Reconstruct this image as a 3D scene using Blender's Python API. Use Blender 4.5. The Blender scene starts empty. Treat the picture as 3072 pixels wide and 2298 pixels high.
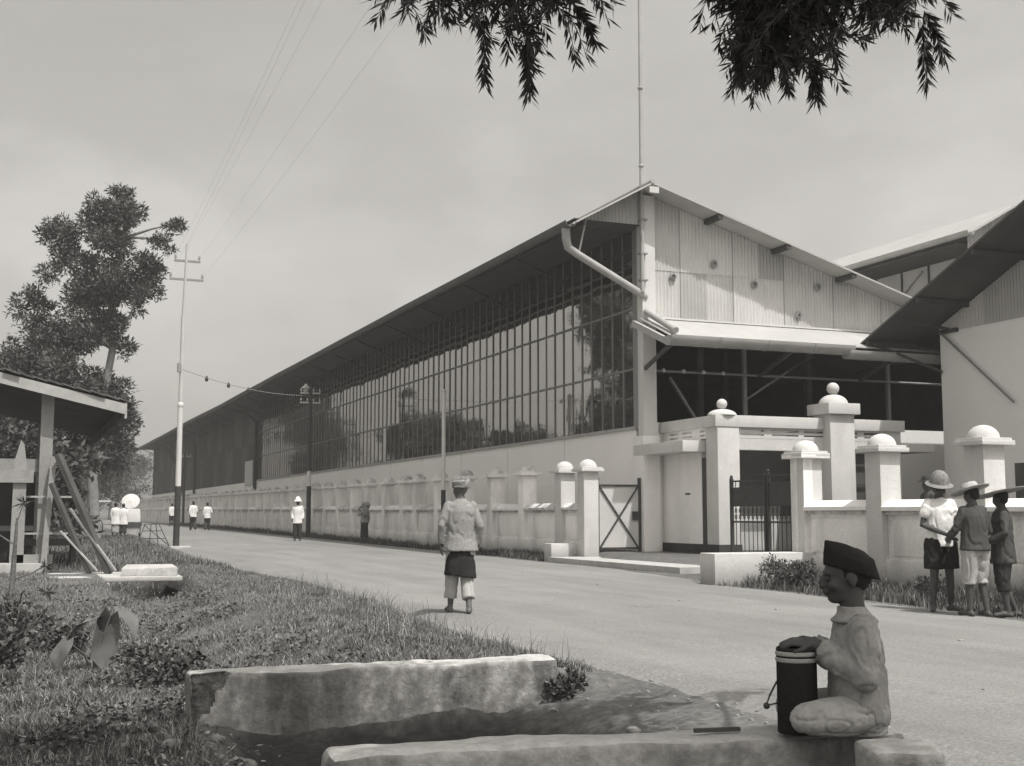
import bpy, bmesh, math, random
import numpy as np
from mathutils import Vector, Matrix, noise as mnoise

random.seed(7); rng = np.random.default_rng(7)
S = bpy.context.scene
COL = S.collection
R = math.radians

# ------------------------------------------------------------------ camera
cam_d = bpy.data.cameras.new('camera'); cam = bpy.data.objects.new('camera', cam_d)
COL.objects.link(cam); S.camera = cam
cam.location = (0, 0, 1.2)
cam.rotation_euler = (R(90 + 6.07), 0, R(-21.9))
cam_d.sensor_width = 36; cam_d.lens = 43.37
cam_d.clip_start = 0.05; cam_d.clip_end = 12000

# ------------------------------------------------------------------ light, sky, exposure
SUN = Vector((0.165, -0.50, 1.0)).normalized()
ELEV = math.asin(SUN.z); AZ = math.atan2(SUN.x, SUN.y)
sd = bpy.data.lights.new('sun', 'SUN'); sd.energy = 2.5; sd.angle = R(0.55); sd.color = (1.0, 0.985, 0.955)
so = bpy.data.objects.new('sun', sd); COL.objects.link(so)
so.rotation_euler = SUN.to_track_quat('Z', 'Y').to_euler(); so.location = (0, -20, 60)

W = bpy.data.worlds.new('World'); S.world = W; W.use_nodes = True
nt = W.node_tree; nt.nodes.clear()
def wn(t, **k):
    n = nt.nodes.new(t)
    for a, b in k.items(): setattr(n, a, b)
    return n
sky = wn('ShaderNodeTexSky', sky_type='NISHITA', sun_disc=False)
sky.sun_elevation = ELEV; sky.sun_rotation = AZ; sky.air_density = 1.2; sky.dust_density = 4.0; sky.ozone_density = 1.0
bw = wn('ShaderNodeRGBToBW')
tint = wn('ShaderNodeMix', data_type='RGBA', blend_type='MULTIPLY'); tint.inputs[0].default_value = 1
tint.inputs[7].default_value = (1.0, 0.975, 0.935, 1)
tc = wn('ShaderNodeTexCoord'); mp = wn('ShaderNodeMapping'); mp.inputs['Scale'].default_value = (1, 1, 2.3)
n1 = wn('ShaderNodeTexNoise'); n1.inputs['Scale'].default_value = 2.9; n1.inputs['Detail'].default_value = 7; n1.inputs['Roughness'].default_value = 0.55
rp = wn('ShaderNodeValToRGB'); rp.color_ramp.elements[0].position = 0.42; rp.color_ramp.elements[1].position = 0.62
rp.color_ramp.elements[0].color = (0.84, 0.84, 0.84, 1); rp.color_ramp.elements[1].color = (1.10, 1.10, 1.10, 1)
# heaped cumulus low in the sky, all round
sp_ = wn('ShaderNodeSeparateXYZ'); mp2 = wn('ShaderNodeMapping'); mp2.inputs['Scale'].default_value = (1, 1, 1.5); mp2.inputs['Location'].default_value = (0.35, 0.1, 0.0)
n2 = wn('ShaderNodeTexNoise'); n2.inputs['Scale'].default_value = 3.4; n2.inputs['Detail'].default_value = 10; n2.inputs['Roughness'].default_value = 0.56
r2_ = wn('ShaderNodeValToRGB'); r2_.color_ramp.elements[0].position = 0.49; r2_.color_ramp.elements[1].position = 0.57
r2_.color_ramp.elements[0].color = (0, 0, 0, 1); r2_.color_ramp.elements[1].color = (1, 1, 1, 1)
el_ = wn('ShaderNodeMapRange'); el_.inputs[1].default_value = 0.10; el_.inputs[2].default_value = 0.48; el_.inputs[3].default_value = 0.30; el_.inputs[4].default_value = 0.0
mu_ = wn('ShaderNodeMath', operation='MULTIPLY'); ad_ = wn('ShaderNodeMath', operation='ADD'); ad_.inputs[1].default_value = 1.0
cu = wn('ShaderNodeMix', data_type='RGBA', blend_type='MULTIPLY'); cu.inputs[0].default_value = 1
cm = wn('ShaderNodeMix', data_type='RGBA', blend_type='MULTIPLY'); cm.inputs[0].default_value = 1
bg = wn('ShaderNodeBackground'); bg.inputs['Strength'].default_value = 0.106
ow = wn('ShaderNodeOutputWorld')
L = nt.links.new
L(sky.outputs[0], bw.inputs[0]); L(bw.outputs[0], tint.inputs[6])
L(tc.outputs['Generated'], mp.inputs[0]); L(mp.outputs[0], n1.inputs['Vector']); L(n1.outputs['Fac'], rp.inputs[0])
L(tint.outputs[2], cm.inputs[6]); L(rp.outputs[0], cm.inputs[7]); L(tc.outputs['Generated'], sp_.inputs[0]); L(sp_.outputs['Z'], el_.inputs[0]); L(tc.outputs['Generated'], mp2.inputs[0]); L(mp2.outputs[0], n2.inputs['Vector']); L(n2.outputs['Fac'], r2_.inputs[0]); L(r2_.outputs[0], mu_.inputs[0]); L(el_.outputs[0], mu_.inputs[1]); L(mu_.outputs[0], ad_.inputs[0]); L(cm.outputs[2], cu.inputs[6]); L(ad_.outputs[0], cu.inputs[7]); L(cu.outputs[2], bg.inputs[0]); L(bg.outputs[0], ow.inputs[0])

S.view_settings.view_transform = 'Standard'; S.view_settings.look = 'None'
S.view_settings.gamma = 1.0; S.view_settings.exposure = 1.0
S.render.engine = 'CYCLES'
HAZE = 0.0015

# ------------------------------------------------------------------ materials
def G(v, a=1.0): return (v * 1.02, v, v * 0.965, 1)
MATS = {}
def mat(name, v, var=0.15, scale=2.0, rough=0.8, bump=0.0, bscale=60.0, spec=0.25, stain=0.0, stain_v=None, stain_scale=1.2, streak=False, stain_at=(0.5, 0.68), fine=0.0, metal=0.0, along=None, zlow=None):
    if name in MATS: return MATS[name]
    m = bpy.data.materials.new(name); m.use_nodes = True; t = m.node_tree; t.nodes.clear(); l = t.links.new
    out = t.nodes.new('ShaderNodeOutputMaterial'); b = t.nodes.new('ShaderNodeBsdfPrincipled')
    b.inputs['Roughness'].default_value = rough; b.inputs['Specular IOR Level'].default_value = spec; b.inputs['Metallic'].default_value = metal
    l(b.outputs[0], out.inputs[0])
    g = t.nodes.new('ShaderNodeNewGeometry')
    def nz(sc, det=4, stretch=None):
        n = t.nodes.new('ShaderNodeTexNoise'); n.inputs['Scale'].default_value = sc; n.inputs['Detail'].default_value = det; n.inputs['Roughness'].default_value = 0.6
        if stretch:
            q = t.nodes.new('ShaderNodeMapping'); q.inputs['Scale'].default_value = stretch; l(g.outputs['Position'], q.inputs[0]); l(q.outputs[0], n.inputs['Vector'])
        else: l(g.outputs['Position'], n.inputs['Vector'])
        return n
    n = nz(scale, 6)
    cr = t.nodes.new('ShaderNodeValToRGB'); cr.color_ramp.elements[0].position = 0.3; cr.color_ramp.elements[1].position = 0.7
    cr.color_ramp.elements[0].color = G(v * (1 - var)); cr.color_ramp.elements[1].color = G(min(0.9, v * (1 + var)))
    l(n.outputs['Fac'], cr.inputs[0]); c = cr.outputs[0]
    def mixin(c, fac, col):
        x = t.nodes.new('ShaderNodeMix'); x.data_type = 'RGBA'; l(fac, x.inputs[0]); l(c, x.inputs[6]); x.inputs[7].default_value = col; return x.outputs[2]
    if stain > 0:
        s = nz(stain_scale, 5, (1, 1, 0.22) if streak else None)
        r2 = t.nodes.new('ShaderNodeValToRGB'); r2.color_ramp.elements[0].position = stain_at[0]; r2.color_ramp.elements[1].position = stain_at[1]
        r2.color_ramp.elements[0].color = (0, 0, 0, 1); r2.color_ramp.elements[1].color = (stain,) * 3 + (1,)
        l(s.outputs['Fac'], r2.inputs[0]); c = mixin(c, r2.outputs[0], G(stain_v if stain_v is not None else v * 0.4))
    if along:      # wear drawn out along the road
        s2 = nz(along[0], 5, along[1]); r3 = t.nodes.new('ShaderNodeMapRange'); r3.inputs[1].default_value = 0.35; r3.inputs[2].default_value = 0.65; r3.inputs[3].default_value = 1 - along[2]; r3.inputs[4].default_value = 1 + along[2]
        l(s2.outputs['Fac'], r3.inputs[0]); x = t.nodes.new('ShaderNodeMix'); x.data_type = 'RGBA'; x.blend_type = 'MULTIPLY'; x.inputs[0].default_value = 1; l(c, x.inputs[6]); l(r3.outputs[0], x.inputs[7]); c = x.outputs[2]
    if zlow:       # darkens low parts: ditch shade painted in with wet soil, mud on wall feet
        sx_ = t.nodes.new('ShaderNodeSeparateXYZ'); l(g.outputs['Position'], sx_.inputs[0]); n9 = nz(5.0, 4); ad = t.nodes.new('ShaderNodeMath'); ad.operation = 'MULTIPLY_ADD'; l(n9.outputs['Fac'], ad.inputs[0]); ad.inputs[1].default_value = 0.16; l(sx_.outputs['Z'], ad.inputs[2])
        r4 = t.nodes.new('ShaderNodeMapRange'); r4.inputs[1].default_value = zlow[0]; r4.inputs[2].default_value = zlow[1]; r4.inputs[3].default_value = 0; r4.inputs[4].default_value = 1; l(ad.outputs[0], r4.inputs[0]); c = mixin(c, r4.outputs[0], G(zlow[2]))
    if fine > 0:
        f = nz(bscale * 1.3, 2)
        mr = t.nodes.new('ShaderNodeMapRange'); mr.inputs[1].default_value = 0.3; mr.inputs[2].default_value = 0.7; mr.inputs[3].default_value = 1 - fine; mr.inputs[4].default_value = 1 + fine
        l(f.outputs['Fac'], mr.inputs[0])
        x = t.nodes.new('ShaderNodeMix'); x.data_type = 'RGBA'; x.blend_type = 'MULTIPLY'; x.inputs[0].default_value = 1; l(c, x.inputs[6]); l(mr.outputs[0], x.inputs[7]); c = x.outputs[2]
    l(c, b.inputs['Base Color'])
    if bump > 0:
        nb = nz(bscale, 4); bp = t.nodes.new('ShaderNodeBump'); bp.inputs['Strength'].default_value = 1.0; bp.inputs['Distance'].default_value = bump
        l(nb.outputs['Fac'], bp.inputs['Height']); l(bp.outputs[0], b.inputs['Normal'])
    MATS[name] = m; return m

M_plaster = mat('white_plaster', 0.82, 0.05, 1.5, 0.9, 0.004, 25, stain=0.22, stain_v=0.5, stain_scale=1.6, streak=True, fine=0.03)
M_white = mat('fresh_whitewash', 0.55, 0.05, 2.0, 0.9, 0.006, 22, stain=0.4, stain_v=0.40, stain_scale=2.4, streak=True, fine=0.06, zlow=(0.50, 0.12, 0.33))
M_wall = mat('hall_wall_render', 0.90, 0.03, 0.5, 0.9, 0.004, 30, stain=0.10, stain_v=0.6, stain_scale=0.8, streak=True, fine=0.04)
M_fence = mat('weathered_whitewash', 0.86, 0.12, 1.2, 0.9, 0.006, 20, stain=0.55, stain_v=0.42, stain_scale=1.7, streak=True, fine=0.08, zlow=(0.60, 0.15, 0.30))
M_cap = mat('mossy_whitewash', 0.62, 0.2, 4.0, 0.95, 0.01, 25, stain=0.8, stain_v=0.24, stain_scale=3.0, fine=0.08)
M_band = mat('tarred_plinth', 0.05, 0.2, 2.0, 0.8)
M_dark = mat('dark_timber', 0.07, 0.25, 2.0, 0.8, fine=0.1)
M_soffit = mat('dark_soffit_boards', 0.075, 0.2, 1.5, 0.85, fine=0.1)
M_corr = mat('galvanised_sheet', 0.52, 0.10, 0.9, 0.55, 0.0, 50, spec=0.4, stain=0.3, stain_v=0.26, stain_scale=1.0, streak=True, fine=0.04)
M_corr2 = mat('galvanised_sheet_dull', 0.41, 0.10, 0.9, 0.6, 0.0, 50, spec=0.35, stain=0.3, stain_v=0.22, stain_scale=1.0, streak=True, fine=0.04)
M_corr3 = mat('galvanised_sheet_bright', 0.58, 0.08, 0.9, 0.55, 0.0, 50, spec=0.4, stain=0.2, stain_v=0.3, stain_scale=1.0, streak=True, fine=0.04)
M_clad = mat('tarred_cladding', 0.085, 0.2, 0.6, 0.75, stain=0.4, stain_v=0.13, stain_scale=0.7, streak=True, fine=0.1)
M_clad2 = mat('tarred_cladding_faded', 0.125, 0.2, 0.6, 0.75, stain=0.4, stain_v=0.09, stain_scale=0.7, streak=True, fine=0.1)
M_zinc = mat('zinc_gutter', 0.36, 0.12, 3.0, 0.5, spec=0.4, stain=0.3, stain_v=0.28, fine=0.03)
M_roof = mat('light_roof_sheet', 0.40, 0.08, 1.0, 0.55, spec=0.4, fine=0.03)
M_bar = mat('window_bar_paint', 0.20, 0.12, 3.0, 0.7, stain=0.3, stain_v=0.25, fine=0.06)
M_eave = mat('shaded_eave_gutter', 0.12, 0.15, 2.0, 0.7, fine=0.05)  # shade on the gutter's underside is put into this dark colour
M_steel = mat('painted_steel', 0.24, 0.12, 4.0, 0.6, fine=0.05)
M_iron = mat('black_iron', 0.045, 0.2, 5.0, 0.6, spec=0.4)
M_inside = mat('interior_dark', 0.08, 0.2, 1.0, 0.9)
M_floor = mat('concrete_floor', 0.22, 0.15, 1.0, 0.9, fine=0.06)
M_conc = mat('light_concrete', 0.42, 0.15, 3.0, 0.92, 0.008, 40, stain=0.35, stain_v=0.25, stain_scale=4, fine=0.1)

mg = bpy.data.materials.new('old_glass'); mg.use_nodes = True; t = mg.node_tree; t.nodes.clear()
o_ = t.nodes.new('ShaderNodeOutputMaterial'); d_ = t.nodes.new('ShaderNodeBsdfDiffuse'); d_.inputs[0].default_value = G(0.035)
g_ = t.nodes.new('ShaderNodeBsdfGlossy'); g_.inputs['Roughness'].default_value = 0.035; g_.inputs[0].default_value = G(0.92)
f_ = t.nodes.new('ShaderNodeFresnel'); f_.inputs[0].default_value = 6.5; x_ = t.nodes.new('ShaderNodeMixShader')
gp = t.nodes.new('ShaderNodeNewGeometry'); nn = t.nodes.new('ShaderNodeTexNoise'); nn.inputs['Scale'].default_value = 1.1; nn.inputs['Detail'].default_value = 2
bb = t.nodes.new('ShaderNodeBump'); bb.inputs['Distance'].default_value = 0.006; bb.inputs['Strength'].default_value = 1
t.links.new(gp.outputs['Position'], nn.inputs['Vector']); t.links.new(nn.outputs['Fac'], bb.inputs['Height']); t.links.new(bb.outputs[0], g_.inputs['Normal'])
t.links.new(f_.outputs[0], x_.inputs[0]); t.links.new(d_.outputs[0], x_.inputs[1]); t.links.new(g_.outputs[0], x_.inputs[2]); t.links.new(x_.outputs[0], o_.inputs[0])
M_glass = mg

# ------------------------------------------------------------------ mesh helpers
def tag(o, label=None, cat=None, group=None, kind=None):
    if label: o['label'] = label
    if cat: o['category'] = cat
    if group: o['group'] = group
    if kind: o['kind'] = kind
    return o
def empty(name, loc=(0, 0, 0), rz=0, label=None, cat=None, group=None):
    o = bpy.data.objects.new(name, None); o.empty_display_size = 0.2; COL.objects.link(o); o.location = loc; o.rotation_euler = (0, 0, rz)
    return tag(o, label, cat, group)
def link(name, me, m, parent=None):
    o = bpy.data.objects.new(name, me)
    if m is not None and not me.materials:
        for q in (m if isinstance(m, (list, tuple)) else [m]): me.materials.append(q)
    COL.objects.link(o)
    if parent: o.parent = parent
    return o
def frame(d):
    d = Vector(d).normalized(); a = Vector((0, 0, 1)) if abs(d.z) < 0.95 else Vector((1, 0, 0))
    u = d.cross(a).normalized(); return u, u.cross(d).normalized() * -1.0
class MB:
    def __init__(s): s.v = []; s.f = []; s.sm = []
    def add(s, vs, fs, smooth=False):
        o = len(s.v); s.v += [tuple(v) for v in vs]; s.f += [tuple(i + o for i in f) for f in fs]; s.sm += [smooth] * len(fs); return s
    def box(s, x0, x1, y0, y1, z0, z1):
        vs = [(x, y, z) for z in (z0, z1) for y in (y0, y1) for x in (x0, x1)]
        return s.add(vs, [(0, 2, 3, 1), (4, 5, 7, 6), (0, 1, 5, 4), (2, 6, 7, 3), (0, 4, 6, 2), (1, 3, 7, 5)])
    def hexa(s, pts):   # 8 points, bottom ring then top ring
        return s.add(pts, [(3, 2, 1, 0), (4, 5, 6, 7), (0, 1, 5, 4), (1, 2, 6, 5), (2, 3, 7, 6), (3, 0, 4, 7)])
    def bar(s, a, b, w, h):  # rectangular bar between points
        a, b = Vector(a), Vector(b); u, v = frame(b - a); u *= w / 2; v *= h / 2
        return s.hexa([a - u - v, a + u - v, a + u + v, a - u + v, b - u - v, b + u - v, b + u + v, b - u + v])
    def tube(s, pts, rad, n=8, caps=True, sx=1.0):
        pts = [Vector(p) for p in pts]
        if not isinstance(rad, (list, tuple)): rad = [rad] * len(pts)
        vs = []; fs = []; pu = None
        for i, p in enumerate(pts):
            d = pts[min(i + 1, len(pts) - 1)] - pts[max(i - 1, 0)]
            u, v = frame(d)
            if pu is not None:
                u = (pu - d.normalized() * pu.dot(d.normalized()))
                u = u.normalized() if u.length > 1e-5 else frame(d)[0]
                v = d.normalized().cross(u)
            pu = u
            for k in range(n):
                a = 2 * math.pi * k / n; vs.append(p + (u * math.cos(a) * sx + v * math.sin(a)) * rad[i])
        m = len(pts)
        for i in range(m - 1):
            for k in range(n):
                fs.append((i * n + k, i * n + (k + 1) % n, (i + 1) * n + (k + 1) % n, (i + 1) * n + k))
        if caps: fs.append(tuple(range(n - 1, -1, -1))); fs.append(tuple((m - 1) * n + k for k in range(n)))
        return s.add(vs, fs, True)
    def lathe(s, c, prof, n=16, sx=1, sy=1):
        vs = []; fs = []
        for r, z in prof:
            for k in range(n):
                a = 2 * math.pi * k / n; vs.append((c[0] + r * math.cos(a) * sx, c[1] + r * math.sin(a) * sy, c[2] + z))
        for i in range(len(prof) - 1):
            for k in range(n): fs.append((i * n + k, i * n + (k + 1) % n, (i + 1) * n + (k + 1) % n, (i + 1) * n + k))
        fs.append(tuple(range(n - 1, -1, -1))); fs.append(tuple((len(prof) - 1) * n + k for k in range(n)))
        return s.add(vs, fs, True)
    def ball(s, c, r, n=12, m=8, sx=1, sy=1, sz=1, rot=None):
        vs = [Vector((0, 0, -r * sz))]; fs = []
        for i in range(1, m):
            t_ = math.pi * i / m
            for k in range(n):
                a = 2 * math.pi * k / n; vs.append(Vector((r * sx * math.sin(t_) * math.cos(a), r * sy * math.sin(t_) * math.sin(a), -r * sz * math.cos(t_))))
        vs.append(Vector((0, 0, r * sz)))
        for k in range(n):
            fs.append((0, 1 + (k + 1) % n, 1 + k))
            for i in range(m - 2): fs.append((1 + i * n + k, 1 + i * n + (k + 1) % n, 1 + (i + 1) * n + (k + 1) % n, 1 + (i + 1) * n + k))
            fs.append((len(vs) - 1, 1 + (m - 2) * n + k, 1 + (m - 2) * n + (k + 1) % n))
        if rot is not None: vs = [rot @ v for v in vs]
        c = Vector(c); return s.add([v + c for v in vs], fs, True)
    def prism(s, poly, a, b):   # poly = list of 3d points, extruded by vector from offset a to b
        a, b = Vector(a), Vector(b); n = len(poly)
        vs = [Vector(p) + a for p in poly] + [Vector(p) + b for p in poly]
        fs = [tuple(range(n - 1, -1, -1)), tuple(range(n, 2 * n))] + [(i, (i + 1) % n, n + (i + 1) % n, n + i) for i in range(n)]
        return s.add(vs, fs)
    def mesh(s, name):
        me = bpy.data.meshes.new(name); me.from_pydata(s.v, [], s.f); me.polygons.foreach_set('use_smooth', s.sm); me.update(); me.set_sharp_from_angle(angle=0.75); return me
    def build(s, name, m, parent=None, bevel=0):
        me = s.mesh(name)
        bm = bmesh.new(); bm.from_mesh(me); bmesh.ops.recalc_face_normals(bm, faces=bm.faces)
        if bevel:
            bmesh.ops.bevel(bm, geom=[e for e in bm.edges if len(e.link_faces) == 2 and e.calc_face_angle(0) > 0.6], offset=bevel, segments=2, affect='EDGES', profile=0.6)
        bm.to_mesh(me); bm.free(); me.set_sharp_from_angle(angle=0.75)
        return link(name, me, m, parent)
def copy_tree(o, parent=None):
    c = o.copy(); COL.objects.link(c); c.parent = parent
    for ch in o.children: copy_tree(ch, c)
    return c
def wall_cells(mb, us, ws, holes, thick, axis, at_, u0, u1, z0, z1):
    pass
def holed(mb, axis, p0, p1, u0, u1, z0, z1, holes):
    # wall slab between p0 and p1 on the thickness axis, with rectangular holes (ua,ub,za,zb)
    us = sorted({u0, u1, *[h[0] for h in holes], *[h[1] for h in holes]}); zs = sorted({z0, z1, *[h[2] for h in holes], *[h[3] for h in holes]})
    us = [u for u in us if u0 <= u <= u1]; zs = [z for z in zs if z0 <= z <= z1]
    for j in range(len(zs) - 1):
        run = None
        for i in range(len(us) - 1):
            cu, cz = (us[i] + us[i + 1]) / 2, (zs[j] + zs[j + 1]) / 2
            solid = not any(h[0] < cu < h[1] and h[2] < cz < h[3] for h in holes)
            if solid: run = (run[0], us[i + 1]) if run else (us[i], us[i + 1])
            if run and (not solid or i == len(us) - 2):
                a, b = run; run = None
                if axis == 'x': mb.box(p0, p1, a, b, zs[j], zs[j + 1])
                else: mb.box(a, b, p0, p1, zs[j], zs[j + 1])
    return mb
def corr(name, parent, m, o, u, up, n, w, zb, zt, pitch=0.1, amp=0.02, seg=4):
    # corrugated sheet from origin o along u (width w), bottom/top given as functions of distance along u
    o, u, up, n = Vector(o), Vector(u), Vector(up), Vector(n); k = max(2, int(w / pitch * seg)); vs = []; fs = []
    for i in range(k + 1):
        s_ = w * i / k; d = n * (amp * math.sin(2 * math.pi * s_ / pitch))
        vs.append(o + u * s_ + up * zb(s_) + d); vs.append(o + u * s_ + up * max(zb(s_) + 0.01, zt(s_)) + d)
    for i in range(k): fs.append((2 * i, 2 * i + 2, 2 * i + 3, 2 * i + 1))
    # thin return so that the sheet has a back
    off = len(vs); vs += [v - n * 0.004 for v in vs[:off]]
    fs += [tuple(reversed([a + off for a in f])) for f in fs[:k]]
    mb = MB(); mb.add(vs, fs, True); return mb.build(name, m, parent)
# ================================================================== GROUND
def base_h(Y): return 0.0036 * min(max(0.0, Y - 12), 110)
def lerp(a, b, t): return a + (b - a) * t
def sst(a, b, x): t = min(1, max(0, (x - a) / (b - a))); return t * t * (3 - 2 * t)
ROADL = [(-30, 4.2), (5, 4.2), (7, 4.28), (9.5, 4.36), (12, 4.28), (14.2, 4.47), (17.4, 4.78), (20.3, 4.8), (24.3, 4.5), (31, 4.4), (42, 4.9), (55, 5.3), (90, 6.0), (200, 8.0), (400, 8)]
ROADR = [(-30, 10.9), (11, 10.85), (14, 11.05), (16.5, 11.2), (18.4, 11.0), (19.5, 11.6), (24, 12.2), (28.3, 12.05), (36, 12.35), (50, 12.45), (70, 12.5), (200, 12.6), (400, 12.6)]
def itp(T, y):
    for (a, b), (c, d) in zip(T, T[1:]):
        if a <= y <= c: return lerp(b, d, (y - a) / (c - a))
    return T[-1][1]
def ground_h(X, Y):
    z = base_h(Y); l = itp(ROADL, Y); r = itp(ROADR, Y)
    nz = mnoise.noise(Vector((X * 0.9, Y * 0.9, 0))) * 0.03 + mnoise.noise(Vector((X * 0.25, Y * 0.25, 5))) * 0.05
    if X < l:
        d = l - X; h = 0.0
        dc = 2.15                                    # ditch axis, runs beside the road
        if Y > 8.3:
            h = 0.13 * sst(0.1, 0.9, d) * (1 - sst(24, 40, Y)) + nz * sst(0, 0.8, d)
            left = -0.18 + 0.28 * sst(12, 24, Y)
            h = lerp(h, left + nz, sst(0.2, 1.4, dc - X + 0.6))
            dd = abs(X - dc); cut = (1 - sst(0.28, 0.75, dd)) * (1 - sst(30, 34, Y))
            h = lerp(h, h - 0.16 - 0.7 * sst(19.0, 21.0, Y) * (1 - sst(25, 27, Y)), cut)
        elif Y > 4.35:
            h = lerp(0.0, -0.10, sst(0.0, 1.0, d)) - 0.035 * sst(0.0, 0.06, d) + nz * 0.7 * sst(0.3, 0.9, d) + 0.014 * mnoise.noise(Vector((X * 6, Y * 6, 2)))
            h = lerp(h, -0.24 + nz, sst(0.0, 0.6, 1.35 - X))
            cut = sst(1.15, 1.5, X) * (1 - sst(2.95, 3.75 - 0.12 * (8.3 - Y), X)); h = lerp(h, lerp(-0.30, -0.55, sst(8.2, 6.6, Y) if False else 1 - sst(6.6, 8.2, Y)) + nz, cut)
        else:
            h = lerp(0.0, -0.2, sst(0, 1.5, d)) + nz * sst(0, 0.6, d)
            cut = (1 - sst(0.4, 0.9, abs(X - dc))) ; h = lerp(h, -0.6, cut)
        return z + h
    if X > r:
        d = X - r
        yard = sst(12.6, 13.6, X) * 0.2
        gate = sst(18.9, 20.5, Y) * (1 - sst(26.5, 28.4, Y))
        h = lerp(nz * sst(0, 0.4, d) + (-0.06 * math.sin(min(1, d / 1.2) * math.pi)), yard, max(gate, sst(13.2, 13.8, X)))
        return z + h
    return z - 0.05
def grid(name, xs, ys, hf, m, flip=False):
    vs = [(x, y, hf(x, y)) for y in ys for x in xs]; nx = len(xs)
    fs = [(j * nx + i, j * nx + i + 1, (j + 1) * nx + i + 1, (j + 1) * nx + i) for j in range(len(ys) - 1) for i in range(nx - 1)]
    me = bpy.data.meshes.new(name); me.from_pydata(vs, [], fs); me.polygons.foreach_set('use_smooth', [True] * len(fs)); me.update()
    return link(name, me, m)
def steps(*seg):
    out = []
    for a, b, d in seg: out += list(np.arange(a, b - 1e-6, d))
    return out + [seg[-1][1]]
M_ground = mat('earth', 0.125, 0.25, 0.7, 0.95, 0.02, 12, spec=0.1, stain=0.5, stain_v=0.075, stain_scale=1.1, fine=0.25, zlow=(-0.05, -0.22, 0.04))  # low tones hold wet soil plus painted shade of the pit
M_ditch = mat('wet_shaded_soil', 0.045, 0.3, 3, 0.8, 0.02, 12)
xs = steps((-3000, -400, 520), (-400, -60, 60), (-60, -12, 6), (-12, -3, 1.0), (-3, 5.2, 0.1), (5.2, 10.6, 0.9), (10.6, 14.4, 0.16), (14.4, 40, 2.5), (40, 100, 12), (100, 400, 60), (400, 3000, 520))
ys = steps((-600, -60, 90), (-60, -6, 6), (-6, 2, 0.8), (2, 12, 0.12), (12, 32, 0.3), (32, 70, 1.2), (70, 160, 6), (160, 400, 40), (400, 3000, 400))
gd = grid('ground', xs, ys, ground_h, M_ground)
tag(gd, 'dusty earth and verge along the road', 'ground', kind='structure')

# road: dusty asphalt, ragged left edge
M_road = mat('dusty_asphalt', 0.215, 0.12, 0.35, 0.95, 0.008, 34, spec=0.15, stain=0.45, stain_v=0.145, stain_scale=0.7, fine=0.22, along=(1.6, (1.0, 0.12, 1.0), 0.10))
def road_mesh():
    ysr = steps((-30, 3, 1.5), (3, 12, 0.035), (12, 40, 0.3), (40, 200, 3), (200, 400, 50)); n = 22; vs = []; fs = []
    for y in ysr:
        l, r = itp(ROADL, y), itp(ROADR, y)
        l += 0.09 * mnoise.noise(Vector((y * 1.7, 1, 0))) + 0.05 * mnoise.noise(Vector((y * 6, 2, 0))) + 0.035 * mnoise.noise(Vector((y * 19, 6, 0))); r += 0.10 * mnoise.noise(Vector((y * 1.1, 9, 0)))
        for i in range(n + 1):
            t_ = i / n; x = lerp(l, r, t_); z = base_h(y) + 0.004 + 0.05 * math.sin(math.pi * t_) + 0.008 * mnoise.noise(Vector((x * 1.3, y * 0.6, 3)))
            if i == 0 or i == n: z = base_h(y) - 0.09
            vs.append((x if 0 < i < n else x - (0.02 if i == 0 else -0.03), y, z))
    for j in range(len(ysr) - 1):
        for i in range(n): fs.append((j * (n + 1) + i, j * (n + 1) + i + 1, (j + 1) * (n + 1) + i + 1, (j + 1) * (n + 1) + i))
    me = bpy.data.meshes.new('road'); me.from_pydata(vs, [], fs); me.polygons.foreach_set('use_smooth', [True] * len(fs)); me.update(); return me
rd = link('road', road_mesh(), M_road); tag(rd, 'pale dusty asphalt road', 'road', kind='structure')
def road_z(x, y):
    l, r = itp(ROADL, y), itp(ROADR, y); t_ = (x - l) / (r - l)
    return base_h(y) + 0.004 + 0.05 * math.sin(math.pi * t_) if 0 < t_ < 1 else ground_h(x, y)

# hills far behind
M_hill = mat('hill_forest', 0.09, 0.3, 0.01, 0.95)
hv = []; hf = []; nn_ = 90
for i in range(nn_ + 1):
    a = R(-60) + R(130) * i / nn_
    top = 58 + 26 * mnoise.noise(Vector((i * 0.09, 3, 0))) + 8 * mnoise.noise(Vector((i * 0.4, 7, 0)))
    for k, (d, zz) in enumerate(((860, -2), (980, top * 0.72 + 5 * mnoise.noise(Vector((i * 0.5, 1, 1)))), (1080, top), (1300, -2))):
        hv.append((math.sin(a) * d, math.cos(a) * d, zz))
for i in range(nn_):
    for k in range(3): hf.append((i * 4 + k, i * 4 + 4 + k, i * 4 + 5 + k, i * 4 + 1 + k))
me = bpy.data.meshes.new('hills'); me.from_pydata(hv, [], hf); me.update(); tag(link('hills', me, M_hill), 'low hazy hills beyond the hall', 'hills', kind='structure')
# ================================================================== FACTORY HALL
YE = 150.0
hall = empty('factory_hall', (15, 28.14, 0), label='long dark glazed factory hall with corrugated gable and sawtooth roof', cat='building')
def P(o): # keep world coordinates for a part of the hall
    o.matrix_parent_inverse = hall.matrix_world.inverted() if False else Matrix.Translation(-Vector((15, 28.14, 0))); return o
# plastered lower wall along the street in panels with open joints
y = 28.6; joints = [28.6]
while y < YE:
    y = {28.6: 33.15}.get(y, y + 4.55); joints.append(min(y, YE))
for a, b in zip(joints, joints[1:]): P(MB().box(15.0, 15.25, a + 0.02, b - 0.02, -0.1, 3.40).build('wall_panel', M_wall, hall))
P(MB().box(15.04, 15.28, 28.3, YE, -0.1, 3.38).build('wall_core', M_steel, hall))
P(MB().box(14.93, 15.12, 28.55, 82.9, 3.40, 3.48).build('sill', M_zinc, hall))
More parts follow.
